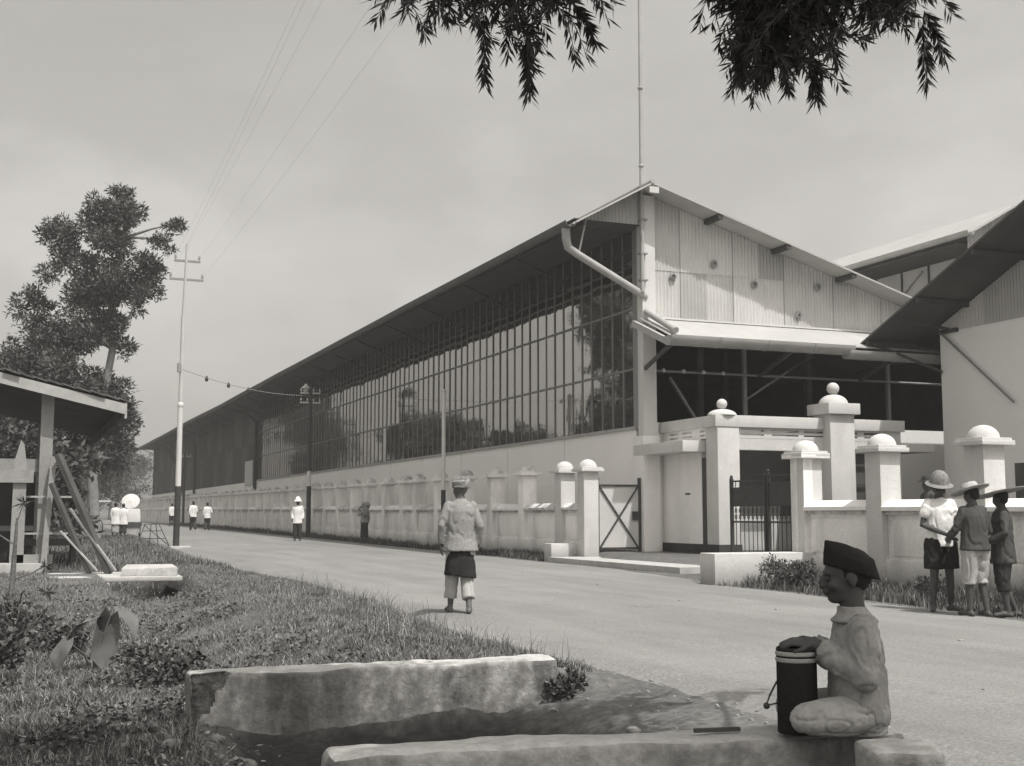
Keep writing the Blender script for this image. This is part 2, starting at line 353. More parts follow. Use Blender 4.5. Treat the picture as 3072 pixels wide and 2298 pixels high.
# glazing
PITCH = 0.65; Y0 = 28.70; NC = 83; rows = [(3.48, 5.0), (5.0, 6.61), (6.61, 8.2)]
for c in range(NC):
    ya = Y0 + c * PITCH
    for za, zb in rows:
        t1 = random.uniform(-0.0022, 0.0022); t2 = random.uniform(-0.0025, 0.0025)
        mb = MB(); mb.hexa([(15.03 + t1, ya + 0.02, za + 0.02), (15.045 + t1, ya + 0.02, za + 0.02), (15.045 - t1, ya + PITCH - 0.02, za + 0.02), (15.03 - t1, ya + PITCH - 0.02, za + 0.02),
                            (15.03 + t1 + t2, ya + 0.02, zb - 0.02), (15.045 + t1 + t2, ya + 0.02, zb - 0.02), (15.045 - t1 + t2, ya + PITCH - 0.02, zb - 0.02), (15.03 - t1 + t2, ya + PITCH - 0.02, zb - 0.02)])
        P(mb.build('pane', M_glass, hall))
mb = MB()
for c in range(NC): mb.box(15.03, 15.045, Y0 + c * PITCH + 0.02, Y0 + (c + 1) * PITCH - 0.02, 8.22, 8.68)
tag(P(mb.build('upper_panes', M_glass, hall)), kind='stuff')
mull = MB().box(0.004, 0.03, -0.021, 0.021, 3.481, 8.72).build('mullion', M_bar, hall); P(mull); mull.location = (15.0, Y0, 0)
for c in range(1, NC + 1):
    q = mull.copy(); COL.objects.link(q); q.parent = hall; P(q); q.location = (15.0 + random.uniform(-0.004, 0.004), Y0 + c * PITCH + random.uniform(-0.01, 0.01), 0)
for z in (5.0, 6.61, 8.2): P(MB().box(15.0, 15.028, Y0, Y0 + NC * PITCH, z - 0.028, z + 0.028).build('transom', M_bar if z < 8 else M_dark, hall))  # top bar darkened: shade below the eave painted into its colour
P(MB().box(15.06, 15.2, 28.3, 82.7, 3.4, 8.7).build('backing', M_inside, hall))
# cladding beyond the glazing
yy = 82.9; k = 0
while yy < YE - 0.5:
    w = min(1.95, YE - yy)
    for j, (za, zb) in enumerate(((3.4, 5.95), (5.97, 8.7))):
        mm = random.choice([M_clad, M_clad, M_clad2])
        P(corr('cladding_sheet', hall, mm, (15.0 + 0.01 * (k % 2), yy, 0), (0, 1, 0), (0, 0, 1), (-1, 0, 0), w, lambda s, a=za: a, lambda s, a=zb: a, pitch=0.16, amp=0.022))
    yy += w; k += 1
P(MB().box(15.05, 15.2, 82.8, YE, 3.3, 8.7).build('cladding_frame', M_dark, hall))
P(MB().box(14.93, 14.99, 84.4, 87.3, 3.15, 4.85).build('hatch', M_white, hall))
for yp, zt in ((83.0, 7.4), (113.0, 7.4), (121, 5.5)):
    P(MB().tube([(14.86, yp, 2.0), (14.86, yp, zt), (14.2, yp, zt + 0.5), (12.72, yp, 8.2), (12.72, yp, 8.4)], 0.11, 8).build('downpipe', M_dark, hall))
P(MB().box(15.0, 27.0, YE - 0.2, YE, 0, 8.3).build('end_wall', M_clad, hall))
# roof
RF = 27.34; RX, RZ = 14.88, 9.68; EX, EZ = 12.63, 8.44; FX = 27.0; FZ = RZ - 0.302 * (FX - RX)
def slab(name, pts, th, m):  # pts: 2 profile points (x,z) -> slab along Y
    (xa, za), (xb, zb) = pts; mb = MB()
    mb.hexa([(xa, RF, za - th), (xb, RF, zb - th), (xb, YE + 0.5, zb - th), (xa, YE + 0.5, za - th), (xa, RF, za), (xb, RF, zb), (xb, YE + 0.5, zb), (xa, YE + 0.5, za)])
    return P(mb.build(name, m, hall))
zo = lambda Y: 0.07 * mnoise.noise(Vector((Y * 0.055, 4, 0))) + 0.025 * mnoise.noise(Vector((Y * 0.3, 8, 0))) - 0.03 * sst(30, 150, Y)
sta = [RF] + [RF + 4.55 * i for i in range(1, 27)] + [YE]
for a, b in zip(sta, sta[1:]):      # street slope in sheet lengths, slightly sagging eave
    mb = MB(); mb.hexa([(EX, a, EZ - 0.05 + zo(a)), (RX, a, RZ - 0.05), (RX, b, RZ - 0.05), (EX, b, EZ - 0.05 + zo(b)), (EX, a, EZ + zo(a)), (RX, a, RZ), (RX, b, RZ), (EX, b, EZ + zo(b))]); P(mb.build('roof_sheet', M_corr2, hall))
slab('roof_slope', ((RX, RZ), (FX, FZ)), 0.05, M_corr2)
P(MB().tube([(RX, RF - 0.02, RZ + 0.01), (RX, YE, RZ + 0.01)], 0.06, 8).build('ridge_cap', M_zinc, hall))
P(MB().box(RX - 0.12, RX + 0.15, RF - 0.06, RF - 0.01, RZ - 0.30, RZ - 0.14).build('ridge_plate', M_white, hall))
# soffit of the street overhang, boards along the hall
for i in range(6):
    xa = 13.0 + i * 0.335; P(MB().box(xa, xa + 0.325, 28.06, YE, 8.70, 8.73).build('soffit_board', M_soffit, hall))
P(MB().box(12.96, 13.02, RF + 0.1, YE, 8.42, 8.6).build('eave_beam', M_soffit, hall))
for yb in np.arange(32.7, YE, 4.55): P(MB().bar((14.98, yb, 7.9), (13.1, yb, 8.68), 0.06, 0.07).build('eave_strut', M_dark, hall))
# street gutter (half round) and its slanting downpipe
def half_gutter(name, a, b, r, m, parent, th=0.012, n=10):
    a, b = Vector(a), Vector(b); d = (b - a).normalized(); s_ = d.cross(Vector((0, 0, 1))); mb = MB(); vs = []; fs = []
    for p in (a, b):
        for rr in (r, r - th):
            for i in range(n + 1):
                t_ = math.pi * i / n; vs.append(p + s_ * (rr * math.cos(t_)) - Vector((0, 0, 1)) * (rr * math.sin(t_)))
    q = n + 1
    for i in range(n):
        fs += [(i, i + 1, 2 * q + i + 1, 2 * q + i), (q + i + 1, q + i, 3 * q + i, 3 * q + i + 1), (i + 1, i, q + i, q + i + 1), (2 * q + i, 2 * q + i + 1, 3 * q + i + 1, 3 * q + i)]
    fs += [(0, 2 * q, 3 * q, q), (n, q + n, 3 * q + n, 2 * q + n)]
    mb.add(vs, fs, True); return mb.build(name, m, parent)
for a, b in zip(sta, sta[1:]): P(half_gutter('gutter', (12.56, a - 0.03, 8.47 + zo(a)), (12.56, b + 0.02, 8.47 + zo(b)), 0.15, M_eave, hall))
P(MB().tube([(12.57, 27.66, 8.34), (12.6, 27.70, 8.08), (12.67, 27.74, 7.87), (12.95, 27.78, 7.72), (14.9, 28.02, 6.86), (15.02, 28.04, 6.80)], [0.11, 0.11, 0.11, 0.1, 0.1, 0.1], 12).build('downpipe', M_zinc, hall))
P(MB().bar((13.25, 27.9, 8.68), (12.98, 27.78, 7.74), 0.04, 0.04).build('pipe_stay', M_zinc, hall))
# triangular end of the overhang
xa = 13.15
while xa < 14.85:
    w = min(0.6, 14.9 - xa)
    P(corr('gable_sheet', hall, M_corr2, (xa, 28.02, 0), (1, 0, 0), (0, 0, 1), (0, -1, 0), w, lambda s: 8.70, lambda s, x=xa: EZ + 0.551 * (x + s - EX) - 0.06, pitch=0.1, amp=0.018)); xa += w
# street corner post
P(MB().box(14.9, 15.28, 28.0, 28.3, 3.2, 9.5).build('corner_post', M_corr3, hall))
P(MB().box(14.96, 15.1, 28.3, 28.68, 3.4, 8.72).build('corner_jamb', M_steel, hall))
P(MB().box(14.86, 15.34, 27.98, 28.6, -0.1, 3.2).build('corner_pier', M_plaster, hall))
# corrugated front gable: sheets in two rows, each cut to the roof line
xa = 15.29; k = 0; tones = [M_corr, M_corr3, M_corr, M_corr2, M_corr, M_corr3]
while xa < 26.6:
    w = 0.84
    roofz = lambda s, x=xa: RZ - 0.302 * (x + s - RX) - 0.06
    yo = 28.14 - 0.012 * (k % 2)
    if roofz(0) > 7.62: P(corr('gable_sheet', hall, random.choice(tones), (xa, yo - 0.012, 0), (1, 0, 0), (0, 0, 1), (0, -1, 0), w, lambda s: 7.56, roofz, pitch=0.105, amp=0.015))
    P(corr('gable_sheet', hall, random.choice(tones), (xa, yo, 0), (1, 0, 0), (0, 0, 1), (0, -1, 0), w, lambda s: 6.2, lambda s, f=roofz: min(7.62, f(s)), pitch=0.105, amp=0.015))
    xa += w - 0.03; k += 1
P(MB().prism([(15.3, 28.2, 6.2), (26.8, 28.2, 6.2), (26.8, 28.2, 6.05), (26.8, 28.2, RZ - 0.302 * (26.8 - RX) - 0.2), (15.3, 28.2, RZ - 0.302 * (15.3 - RX) - 0.2)], (0, 0, 0), (0, 0.08, 0)).build('gable_backing', M_dark, hall))
for xp in (16.9, 19.0, 21.1): P(MB().box(xp - 0.07, xp + 0.07, RF + 0.03, 28.12, RZ - 0.302 * (xp - RX) - 0.17, RZ - 0.302 * (xp - RX) - 0.045).build('purlin', M_dark, hall))
for xp, zp in ((15.85, 7.42), (17.1, 7.85), (18.35, 7.38), (20.4, 7.45), (19.75, 6.62)):
    mb = MB(); mb.lathe((0, 0, 0), [(0.10, 0), (0.11, 0.03), (0.06, 0.06), (0.05, 0.06), (0.05, 0.02)], 10)
    q = mb.build('vent_rose', M_steel, hall); P(q); q.location = (xp, 28.10, zp); q.rotation_euler = (R(90), 0, 0)
# canopy over the front with its big half-round gutter
for i in range(9):
    xa = 14.85 + i * 0.95
    mb = MB(); mb.hexa([(xa, 28.1, 6.23), (xa + 0.945, 28.1, 6.23), (xa + 0.945, 26.45, 5.55), (xa, 26.45, 5.55), (xa, 28.1, 6.26), (xa + 0.945, 28.1, 6.26), (xa + 0.945, 26.45, 5.58), (xa, 26.45, 5.58)])
    P(mb.build('canopy_sheet', M_roof, hall))
P(MB().box(15.0, 23.4, 28.04, 28.1, 6.26, 6.31).build('canopy_flashing', M_corr3, hall))
P(half_gutter('canopy_gutter', (14.72, 26.38, 5.56), (20.15, 26.38, 5.56), 0.24, M_zinc, hall, n=12))
P(half_gutter('canopy_gutter', (20.0, 26.38, 5.44), (23.6, 26.38, 5.44), 0.22, M_zinc, hall, n=12))
vs = [(14.72, 26.38 + 0.24 * math.cos(math.pi * i / 12), 5.56 - 0.24 * math.sin(math.pi * i / 12)) for i in range(13)]
P(MB().prism(vs, (-0.01, 0, 0), (0.004, 0, 0)).build('gutter_end', M_zinc, hall))
vs = [(20.0, 26.38 + 0.22 * math.cos(math.pi * i / 12), 5.44 - 0.22 * math.sin(math.pi * i / 12)) for i in range(13)]
P(MB().prism(vs, (-0.01, 0, 0), (0.004, 0, 0)).build('gutter_end', M_zinc, hall))
for xs_ in (16.1, 17.5, 18.9): P(MB().tube([(xs_, 26.38 + 0.25 * math.cos(math.pi * i / 8), 5.56 - 0.25 * math.sin(math.pi * i / 8)) for i in range(9)], 0.012, 5).build('gutter_strap', M_zinc, hall))
P(MB().tube([(15.0, 28.0, 6.42), (15.02, 26.5, 5.72)], 0.085, 10).build('canopy_pipe', M_zinc, hall))
P(MB().bar((14.78, 28.3, 6.14), (14.78, 26.45, 5.42), 0.10, 0.16).build('canopy_rafter', M_roof, hall))
P(MB().bar((14.95, 28.1, 4.9), (14.95, 26.6, 5.4), 0.07, 0.09).build('canopy_brace', M_dark, hall))
for xb in (18.5, 21.8): P(MB().bar((xb, 28.2, 4.9), (xb, 26.6, 5.4), 0.07, 0.09).build('canopy_brace', M_dark, hall))
# open bay under the canopy: low wall, posts, rail, bracing, dark interior
P(MB().box(15.34, 25.0, 28.14, 28.35, -0.1, 3.56).build('front_wall', M_wall, hall))
P(MB().tube([(15.3, 28.25, 4.92), (25.0, 28.25, 4.92)], 0.035, 6).build('bay_rail', M_steel, hall))
for xb in (15.6, 16.2, 16.8, 17.4): P(MB().ball((xb, 28.2, 4.93), 0.06, 8, 6).build('rail_insulator', M_white, hall))
for xb in (18.15, 22.9): P(MB().box(xb - 0.05, xb + 0.05, 28.3, 28.4, 3.5, 6.2).build('bay_post', M_steel, hall))
P(MB().bar((16.0, 28.6, 4.8), (17.0, 28.6, 3.4), 0.09, 0.06).build('bay_brace', M_steel, hall))
P(MB().bar((18.2, 28.45, 4.25), (19.6, 28.45, 5.1), 0.07, 0.05).build('bay_brace', M_steel, hall))
P(MB().bar((19.6, 28.45, 5.1), (21.4, 28.45, 6.1), 0.05, 0.05).build('bay_brace', M_dark, hall))
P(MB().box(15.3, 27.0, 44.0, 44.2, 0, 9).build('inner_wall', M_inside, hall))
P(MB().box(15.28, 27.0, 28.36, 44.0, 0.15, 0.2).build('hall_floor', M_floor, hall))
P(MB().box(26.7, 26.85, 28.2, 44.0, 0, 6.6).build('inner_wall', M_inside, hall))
for xb in (19.5, 23.5):
    for yb in (33, 38): P(MB().box(xb - 0.1, xb + 0.1, yb - 0.1, yb + 0.1, 0.2, RZ - 0.302 * (xb - RX) - 0.1).build('inner_column', M_steel, hall))
# second bay of the sawtooth roof behind
NX = 27.0
mb = MB(); mb.hexa([(25.45, 27.6, 9.30), (27.3, 27.6, 10.32), (27.3, YE, 10.32), (25.45, YE, 9.30), (25.45, 27.6, 9.36), (27.3, 27.6, 10.38), (27.3, YE, 10.38), (25.45, YE, 9.36)]); P(mb.build('roof_slope', M_roof, hall))
mb = MB(); mb.hexa([(27.3, 27.6, 10.32), (38, 27.6, 7.1), (38, YE, 7.1), (27.3, YE, 10.32), (27.3, 27.6, 10.38), (38, 27.6, 7.16), (38, YE, 7.16), (27.3, YE, 10.38)]); P(mb.build('roof_slope', M_corr2, hall))
P(half_gutter('gutter', (25.40, 27.55, 9.38), (25.40, YE, 9.36), 0.14, M_zinc, hall))
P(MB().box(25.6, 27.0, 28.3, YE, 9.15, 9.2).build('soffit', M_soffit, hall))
P(MB().box(27.0, 27.2, 28.2, YE, 5.8, 9.6).build('clerestory', M_corr2, hall))
for yb in np.arange(28.6, 60, 1.3): P(MB().box(26.95, 26.998, yb, yb + 0.05, 6.2, 9.15).build('clerestory_bar', M_dark, hall))
P(MB().bar((26.93, 31.5, 9.0), (26.93, 34.6, 7.0), 0.05, 0.05).build('clerestory_brace', M_zinc, hall)); P(MB().bar((26.93, 34.8, 9.2), (26.93, 34.8, 6.2), 0.05, 0.05).build('clerestory_brace', M_zinc, hall))
P(MB().bar((26.93, 38.0, 9.0), (26.93, 35.0, 7.0), 0.05, 0.05).build('clerestory_brace', M_zinc, hall))
for i in range(14):
    xa = 25.75 + 0.85 * i
    rz = lambda s, x=xa: (9.3 + 0.551 * (x + s - 25.45) if x + s < 27.3 else 10.32 - 0.301 * (x + s - 27.3)) - 0.05
    zb0 = 8.6 if xa < 26.6 else 5.9
    P(corr('gable_sheet', hall, random.choice(tones), (xa, 28.1, 0), (1, 0, 0), (0, 0, 1), (0, -1, 0), 0.85, lambda s, a=zb0: a, rz, pitch=0.105, amp=0.015))

# flagpole strapped to the corner of the hall
fp = empty('flagpole', (14.86, 27.92, 6.9), label='tall thin white flagpole strapped to the gable corner', cat='flagpole')
q = MB().tube([(0, 0, 0), (0.0, 0, 3.2), (0.0, 0, 6.0), (0.0, 0, 9.2)], [0.055, 0.05, 0.042, 0.03], 10).build('pole', M_zinc, fp)
for z in (0.3, 1.0, 1.9): MB().box(-0.07, 0.14, -0.06, 0.12, z, z + 0.04).build('strap', M_steel, fp)
for z in (3.3, 5.4): MB().lathe((0, 0, z), [(0.055, 0), (0.07, 0.02), (0.07, 0.06), (0.05, 0.08)], 10).build('collar', M_zinc, fp)
MB().tube([(0.07, -0.04, 0.1), (0.075, -0.05, 4.5), (0.05, -0.04, 9.0)], 0.006, 5).build('halyard', M_white, fp)

# ================================================================== RIGHT-HAND SHED (gable to the street)
shed = empty('white_shed', (22.5, 25.7, 0), label='white walled shed with corrugated gable and deep dark roof overhang', cat='building')
def Q(o): o.matrix_parent_inverse = Matrix.Translation(-Vector((22.5, 25.7, 0))); return o
Q(MB().box(22.5, 22.75, 7.0, 25.7, -0.1, 6.0).build('gable_wall', M_wall, shed))
Q(MB().box(22.76, 40, 25.45, 25.695, -0.1, 6.0).build('side_wall', M_wall, shed))
yr, zr = 16.4, 10.12
rf = lambda Y: zr - 0.42 * abs(Y - yr)
for ya, yb in ((yr, 26.88), (yr, 5.9)):
    mb = MB(); mb.hexa([(20.8, ya, rf(ya) - 0.06), (42, ya, rf(ya) - 0.06), (42, yb, rf(yb) - 0.06), (20.8, yb, rf(yb) - 0.06), (20.8, ya, rf(ya)), (42, ya, rf(ya)), (42, yb, rf(yb)), (20.8, yb, rf(yb))]); Q(mb.build('roof_slope', M_clad, shed))
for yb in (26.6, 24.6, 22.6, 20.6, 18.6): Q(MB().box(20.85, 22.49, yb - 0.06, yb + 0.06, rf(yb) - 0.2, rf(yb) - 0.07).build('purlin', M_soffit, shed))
yb = 25.7
while yb > 8:
    Q(corr('gable_sheet', shed, random.choice([M_corr2, M_corr]), (22.48, yb, 0), (0, -1, 0), (0, 0, 1), (-1, 0, 0), 0.84, lambda s: 5.95, lambda s, y=yb: rf(y - s) - 0.1, pitch=0.105, amp=0.015)); yb -= 0.82
Q(MB().tube([(22.42, 25.6, 5.95), (22.40, 23.1, 3.9)], 0.03, 6).build('stay_rod', M_steel, shed))
Q(MB().tube([(22.45, 25.3, 6.0), (20.95, 25.3, 5.4 + 0.75)], 0.04, 6).build('overhang_brace', M_dark, shed)); Q(MB().tube([(22.45, 25.6, 4.9), (20.95, 26.5, 5.7)], 0.04, 6).build('overhang_brace', M_dark, shed))
Q(MB().box(22.40, 22.498, 25.0, 25.7, 5.9, 6.0).build('wall_plate', M_dark, shed))

# ================================================================== GATEHOUSE
gh = empty('gatehouse', (15.45, 25.4, 0.2), label='whitewashed gatehouse with slotted parapet, ball-topped columns and black plinth', cat='gatehouse')
def K(o): o.matrix_parent_inverse = Matrix.Translation(-Vector((15.45, 25.4, 0.2))); return o
# side wall towards the street
K(MB().box(15.5, 15.68, 26.2, 28.12, 0.48, 3.02).build('side_wall', M_plaster, gh))
K(MB().box(15.47, 15.70, 25.9, 28.13, 0.1, 0.48).build('plinth', M_band, gh))
holes = [(y0, y1, z0, z1) for (y0, y1) in ((27.3, 27.75), (26.62, 27.12), (26.0, 26.25)) for (z0, z1) in ((3.08, 3.12), (3.18, 3.23))]
K(holed(MB(), 'x', 15.5, 15.62, 25.9, 28.12, 3.02, 3.28, holes).build('vent_frieze', M_plaster, gh))
holes = [(x0, x1, z0, z1) for (x0, x1) in ((16.12, 16.8), (17.02, 17.8), (17.95, 18.5), (19.38, 19.55), (19.75, 20.45)) for (z0, z1) in ((3.09, 3.125), (3.18, 3.23))]
K(holed(MB(), 'y', 25.42, 25.54, 15.62, 20.88, 3.02, 3.28, holes).build('vent_frieze', M_white, gh))
K(MB().box(16.04, 20.88, 25.425, 25.7, 2.74, 3.02).build('lintel', M_white, gh))
K(MB().box(19.3, 20.7, 25.8, 28.1, 3.0, 3.05).build('ceiling', M_inside, gh))
K(MB().box(20.7, 20.88, 25.7, 28.12, 0.2, 3.02).build('side_wall', M_plaster, gh))
K(MB().box(20.45, 20.88, 25.43, 25.7, 0.2, 2.74).build('end_pier', M_white, gh))
# parapet ring and roof slab
K(MB().box(15.40, 20.96, 25.34, 25.56, 3.28, 3.56).build('parapet', M_white, gh, 0.01))
K(MB().box(15.40, 15.62, 25.56, 28.12, 3.28, 3.55).build('parapet', M_white, gh, 0.01))
K(MB().box(20.74, 20.96, 25.56, 28.12, 3.28, 3.55).build('parapet', M_white, gh, 0.01))
K(MB().box(19.3, 20.74, 25.56, 28.12, 3.3, 3.4).build('roof_slab', M_conc, gh))
K(MB().box(14.85, 15.5, 25.95, 28.5, 2.70, 2.97).build('ledge', M_white, gh, 0.01))
K(MB().box(20.88, 21.9, 25.36, 27.6, 2.78, 2.98).build('ledge', M_white, gh, 0.01))
# columns
def column(x0, x1, y0, y1, zc0, zc1, zd, zball, over, base):
    c = K(MB().box(x0, x1, y0, y1, 0.48, zc0).build('column', M_white, gh, 0.008)); cx_, cy_ = (x0 + x1) / 2, (y0 + y1) / 2
    def sub(o): o.matrix_parent_inverse = Matrix.Translation(-Vector((15.45, 25.4, 0.2))); o.parent = c; o.matrix_parent_inverse = Matrix(); return o
    if over: sub(MB().box(x0 - over, x1 + over, y0 - over, y1 + over, zc0, zc1).build('capital', M_white, c, 0.012))
    rd_ = min(0.36, (x1 - x0) / 2 + 0.05)
    sub(MB().lathe((cx_, cy_, zc1), [(rd_ * math.cos(a), (zd - zc1) * math.sin(a)) for a in np.linspace(0, 1.35, 8)] + [(0.09, zd - zc1 + 0.0)], 20).build('dome', M_white, c))
    r_ = (zball - zd) / 2; sub(MB().ball((cx_, cy_, zd + r_ - 0.01), r_, 18, 12).build('ball_finial', M_white, c))
    sub(MB().box(x0 - 0.02, x1 + 0.02, y0 - 0.02, y1 + 0.02, 0.1, 0.48).build('column_foot', base, c))
column(15.46, 16.06, 25.36, 25.9, 3.28, 3.565, 3.72, 3.98, 0.0, M_band)
column(18.5, 19.22, 25.10, 25.78, 3.65, 3.92, 4.17, 4.48, 0.11, M_white)
K(MB().box(15.9, 16.1, 25.42, 25.9, 0.1, 0.48).build('plinth', M_band, gh))
K(MB().box(15.51, 15.55, 26.55, 26.72, 1.6, 1.63).build('letter_slot', M_iron, gh)) if False else None
K(MB().box(15.485, 15.51, 26.75, 26.98, 1.68, 1.72).build('letter_slot', M_iron, gh))
K(MB().box(15.52, 15.6, 25.9, 26.2, 0.48, 2.56).build('side_door', M_iron, gh))
# back of the passage: light low wall seen through the gate, interior shade above painted as a dark panel
K(MB().box(16.2, 20.7, 28.0, 28.12, 0.2, 1.15).build('passage_dado', M_white, gh))
K(MB().box(16.2, 20.7, 28.0, 28.11, 1.15, 3.0).build('passage_shade_panel', M_inside, gh))
K(MB().box(16.5, 18.3, 27.5, 27.62, 0.75, 0.98).build('bench', M_steel, gh))
for xb in (19.30, 19.36): K(MB().box(xb, xb + 0.03, 25.5, 25.6, 0.3, 2.74).build('door_frame', M_iron, gh))
for zb in (0.9, 1.4, 1.9, 2.4): K(MB().box(19.3, 20.4, 25.52, 25.56, zb, zb + 0.05).build('door_slat', M_iron, gh))
K(MB().box(19.4, 20.4, 25.6, 25.64, 0.2, 2.7).build('door_leaf', M_dark, gh))
# doorstep
st = MB().box(13.6, 15.0, 26.6, 28.1, 0.02, 0.20).build('entrance_slab', M_conc, None, 0.01); tag(st, 'pale concrete step in front of the small side gate', 'step')
st2 = MB().box(12.2, 15.3, 21.5, 28.0, 0.02, 0.155).build('driveway', M_conc); tag(st2, 'dusty concrete apron in front of the gatehouse', 'driveway', kind='structure')

# boundary wall pieces
def pillar_proto(m, mc, parent):
    p = MB().box(-0.2, 0.2, -0.2, 0.2, -0.1, 2.2).build('pillar', m, parent, 0.01)
    MB().box(-0.31, 0.31, -0.31, 0.31, 2.2, 2.27).box(-0.28, 0.28, -0.28, 0.28, 2.27, 2.31).build('cap', m, p, 0.008)
    MB().lathe((0, 0, 2.31), [(0.235 * math.cos(a), 0.20 * math.sin(a)) for a in np.linspace(0, 1.5, 8)], 18).build('dome', mc, p)
    return p
def fence(name, ys_, label, white_to, end_first):
    root = empty(name, (13.3, ys_[0], 0), label=label, cat='wall')
    protoA = pillar_proto(M_white, M_white, root); protoB = pillar_proto(M_fence, M_cap, root); used = set()
    for i, yy in enumerate(ys_):
        pr_ = protoA if i < white_to else protoB
        q = pr_ if pr_.name not in used else copy_tree(pr_, root); used.add(pr_.name)
        q.location = (0, yy - ys_[0], base_h(yy)); q.rotation_euler = (0, 0, random.uniform(-0.01, 0.01))
    for a, b in zip(ys_, ys_[1:]):
        a, b = sorted((a, b)); h = base_h((a + b) / 2); a += 0.2; b -= 0.2; y0 = ys_[0]
        MB().box(-0.08, 0.1, a - y0, b - y0, -0.1, h + 1.24).build('panel', M_fence, root)
        q = random.uniform(-0.012, 0.012)
        mb = MB(); mb.prism([(-0.22, 0, h + 1.237 + q), (0.22, 0, h + 1.237), (0.22, 0, h + 1.30), (0.05, 0, h + 1.42), (-0.05, 0, h + 1.42), (-0.22, 0, h + 1.30 + q)], (0, a - y0, 0), (0, b - y0, 0)); mb.build('coping', M_cap if random.random() < 0.35 and white_to < 3 else M_fence if white_to < 3 else M_plaster, root)
        MB().box(-0.13, 0.12, a - y0, b - y0, h + 1.175, h + 1.236).build('shadow_dirt_strip', M_cap, root)  # added strip: shadow line and dirt under the coping, put in as colour
        MB().box(-0.15, 0.14, a - y0, b - y0, -0.1, h + 0.46).build('base_course', M_fence, root)
        MB().box(-0.115, -0.07, a - y0 + 0.1, b - y0 - 0.1, h + 0.52, h + 1.1).build('raised_field', M_fence, root, 0.006)
    return root
ysL = [28.0, 29.4, 31.94, 34.38, 36.98, 39.44, 41.85, 43.45, 45.82, 48.33, 50.71, 53.1]
while ysL[-1] < 148: ysL.append(ysL[-1] + 2.44)
fence('street_wall', ysL, 'long weathered whitewashed boundary wall with domed pillars running up the street', 2, True)
fence('corner_wall', [18.8, 16.67, 14.35, 12.0, 9.6, 7.2], 'whitewashed boundary wall with domed pillars behind the group of men', 9, True)
# bridge ends on the roadside drain
for nm, x0, x1, y0, y1, z1, lab in (('culvert_block', 12.45, 13.85, 28.35, 28.8, 0.47, 'low white culvert block at foot of the side gate pillar'), ('culvert_block', 11.15, 13.3, 18.45, 18.95, 0.53, 'low white culvert block at foot of the iron gate pillar')):
    o = MB().box(x0, x1, y0, y1, -0.2, z1).build(nm, M_white, None, 0.02); tag(o, lab, 'block', 'blocks at the gate culvert')
o = MB().hexa([(13.86, 28.4, 0), (14.4, 28.4, 0), (14.4, 28.75, 0), (13.86, 28.75, 0), (13.86, 28.4, 0.45), (14.2, 28.4, 0.28), (14.2, 28.75, 0.28), (13.86, 28.75, 0.45)]).build('ramp_block', M_fence, None, 0.02); tag(o, 'sloping white block end beside small side gate', 'block')
# small braced side gate between wall and hall
sg = empty('side_gate', (13.62, 28.15, 0.3), label='small grey sheet gate with black X brace beside the hall corner', cat='gate')
MB().box(0.05, 1.2, 0.0, 0.02, 0.05, 1.62).build('leaf', M_corr, sg)
for x in (0.02, 1.2): MB().box(x - 0.03, x + 0.03, -0.04, 0.04, -0.1, 1.82).build('gate_post', M_iron, sg)
MB().box(0.05, 1.17, -0.03, -0.005, 1.6, 1.65).build('rail', M_iron, sg); MB().box(0.05, 1.17, -0.03, -0.005, 0.02, 0.07).build('rail', M_iron, sg)
MB().bar((0.06, -0.02, 1.6), (1.15, -0.02, 0.06), 0.035, 0.03).build('brace', M_iron, sg); MB().bar((1.15, -0.025, 1.6), (0.06, -0.025, 0.06), 0.035, 0.03).build('brace', M_iron, sg)
MB().box(0.98, 1.18, -0.06, -0.03, 0.75, 0.97).build('lock_box', M_iron, sg)
# iron gate, two leaves
def iron_gate(loc, w, ztop, label):
    g = empty('iron_gate', loc, label=label, cat='gate', group='leaves of the iron gate')
    for yy in (0, w): MB().box(-0.03, 0.03, yy - 0.03, yy + 0.03, 0, ztop + 0.06).build('stile', M_iron, g); 
    for yy in (0, w): MB().ball((0, yy, ztop + 0.09), 0.035, 8, 6).build('finial', M_iron, g)
    for z in (0.08, 0.80, 1.12, ztop - 0.14, ztop): MB().box(-0.015, 0.015, 0.03, w - 0.03, z - 0.018, z + 0.018).build('rail', M_iron, g)
    n = max(3, int(w / 0.14))
    for i in range(1, n):
        yy = w * i / n; MB().tube([(0, yy, 0.1), (0, yy, ztop)], 0.009, 5).build('bar', M_iron, g)
        mb = MB()
        for zc in (0.90, 1.02): mb.tube([(0, yy + 0.035 * math.cos(a), zc + 0.05 * math.sin(a)) for a in np.linspace(0, 2 * math.pi, 9)], 0.008, 4, False)
        mb.build('scroll', M_iron, g)
    MB().box(-0.008, 0.008, 0.05, w - 0.05, 1.13, ztop - 0.16).build('sheet', M_iron, g)
    return g
iron_gate((13.3, 20.12, 0.25), 1.2, 1.6, 'black iron gate leaf with pierced scroll panel beyond the twin stiles')
iron_gate((13.32, 19.05, 0.25), 1.0, 1.68, 'black iron gate leaf with pierced scroll panel hung on the pillar')
# grey board sign leaning inside the wall
o = MB().box(14.6, 14.75, 14.9, 15.1, 0.15, 2.0).build('timber_post', M_dark, None); tag(o, 'short dark timber post standing behind the boundary wall', 'post')
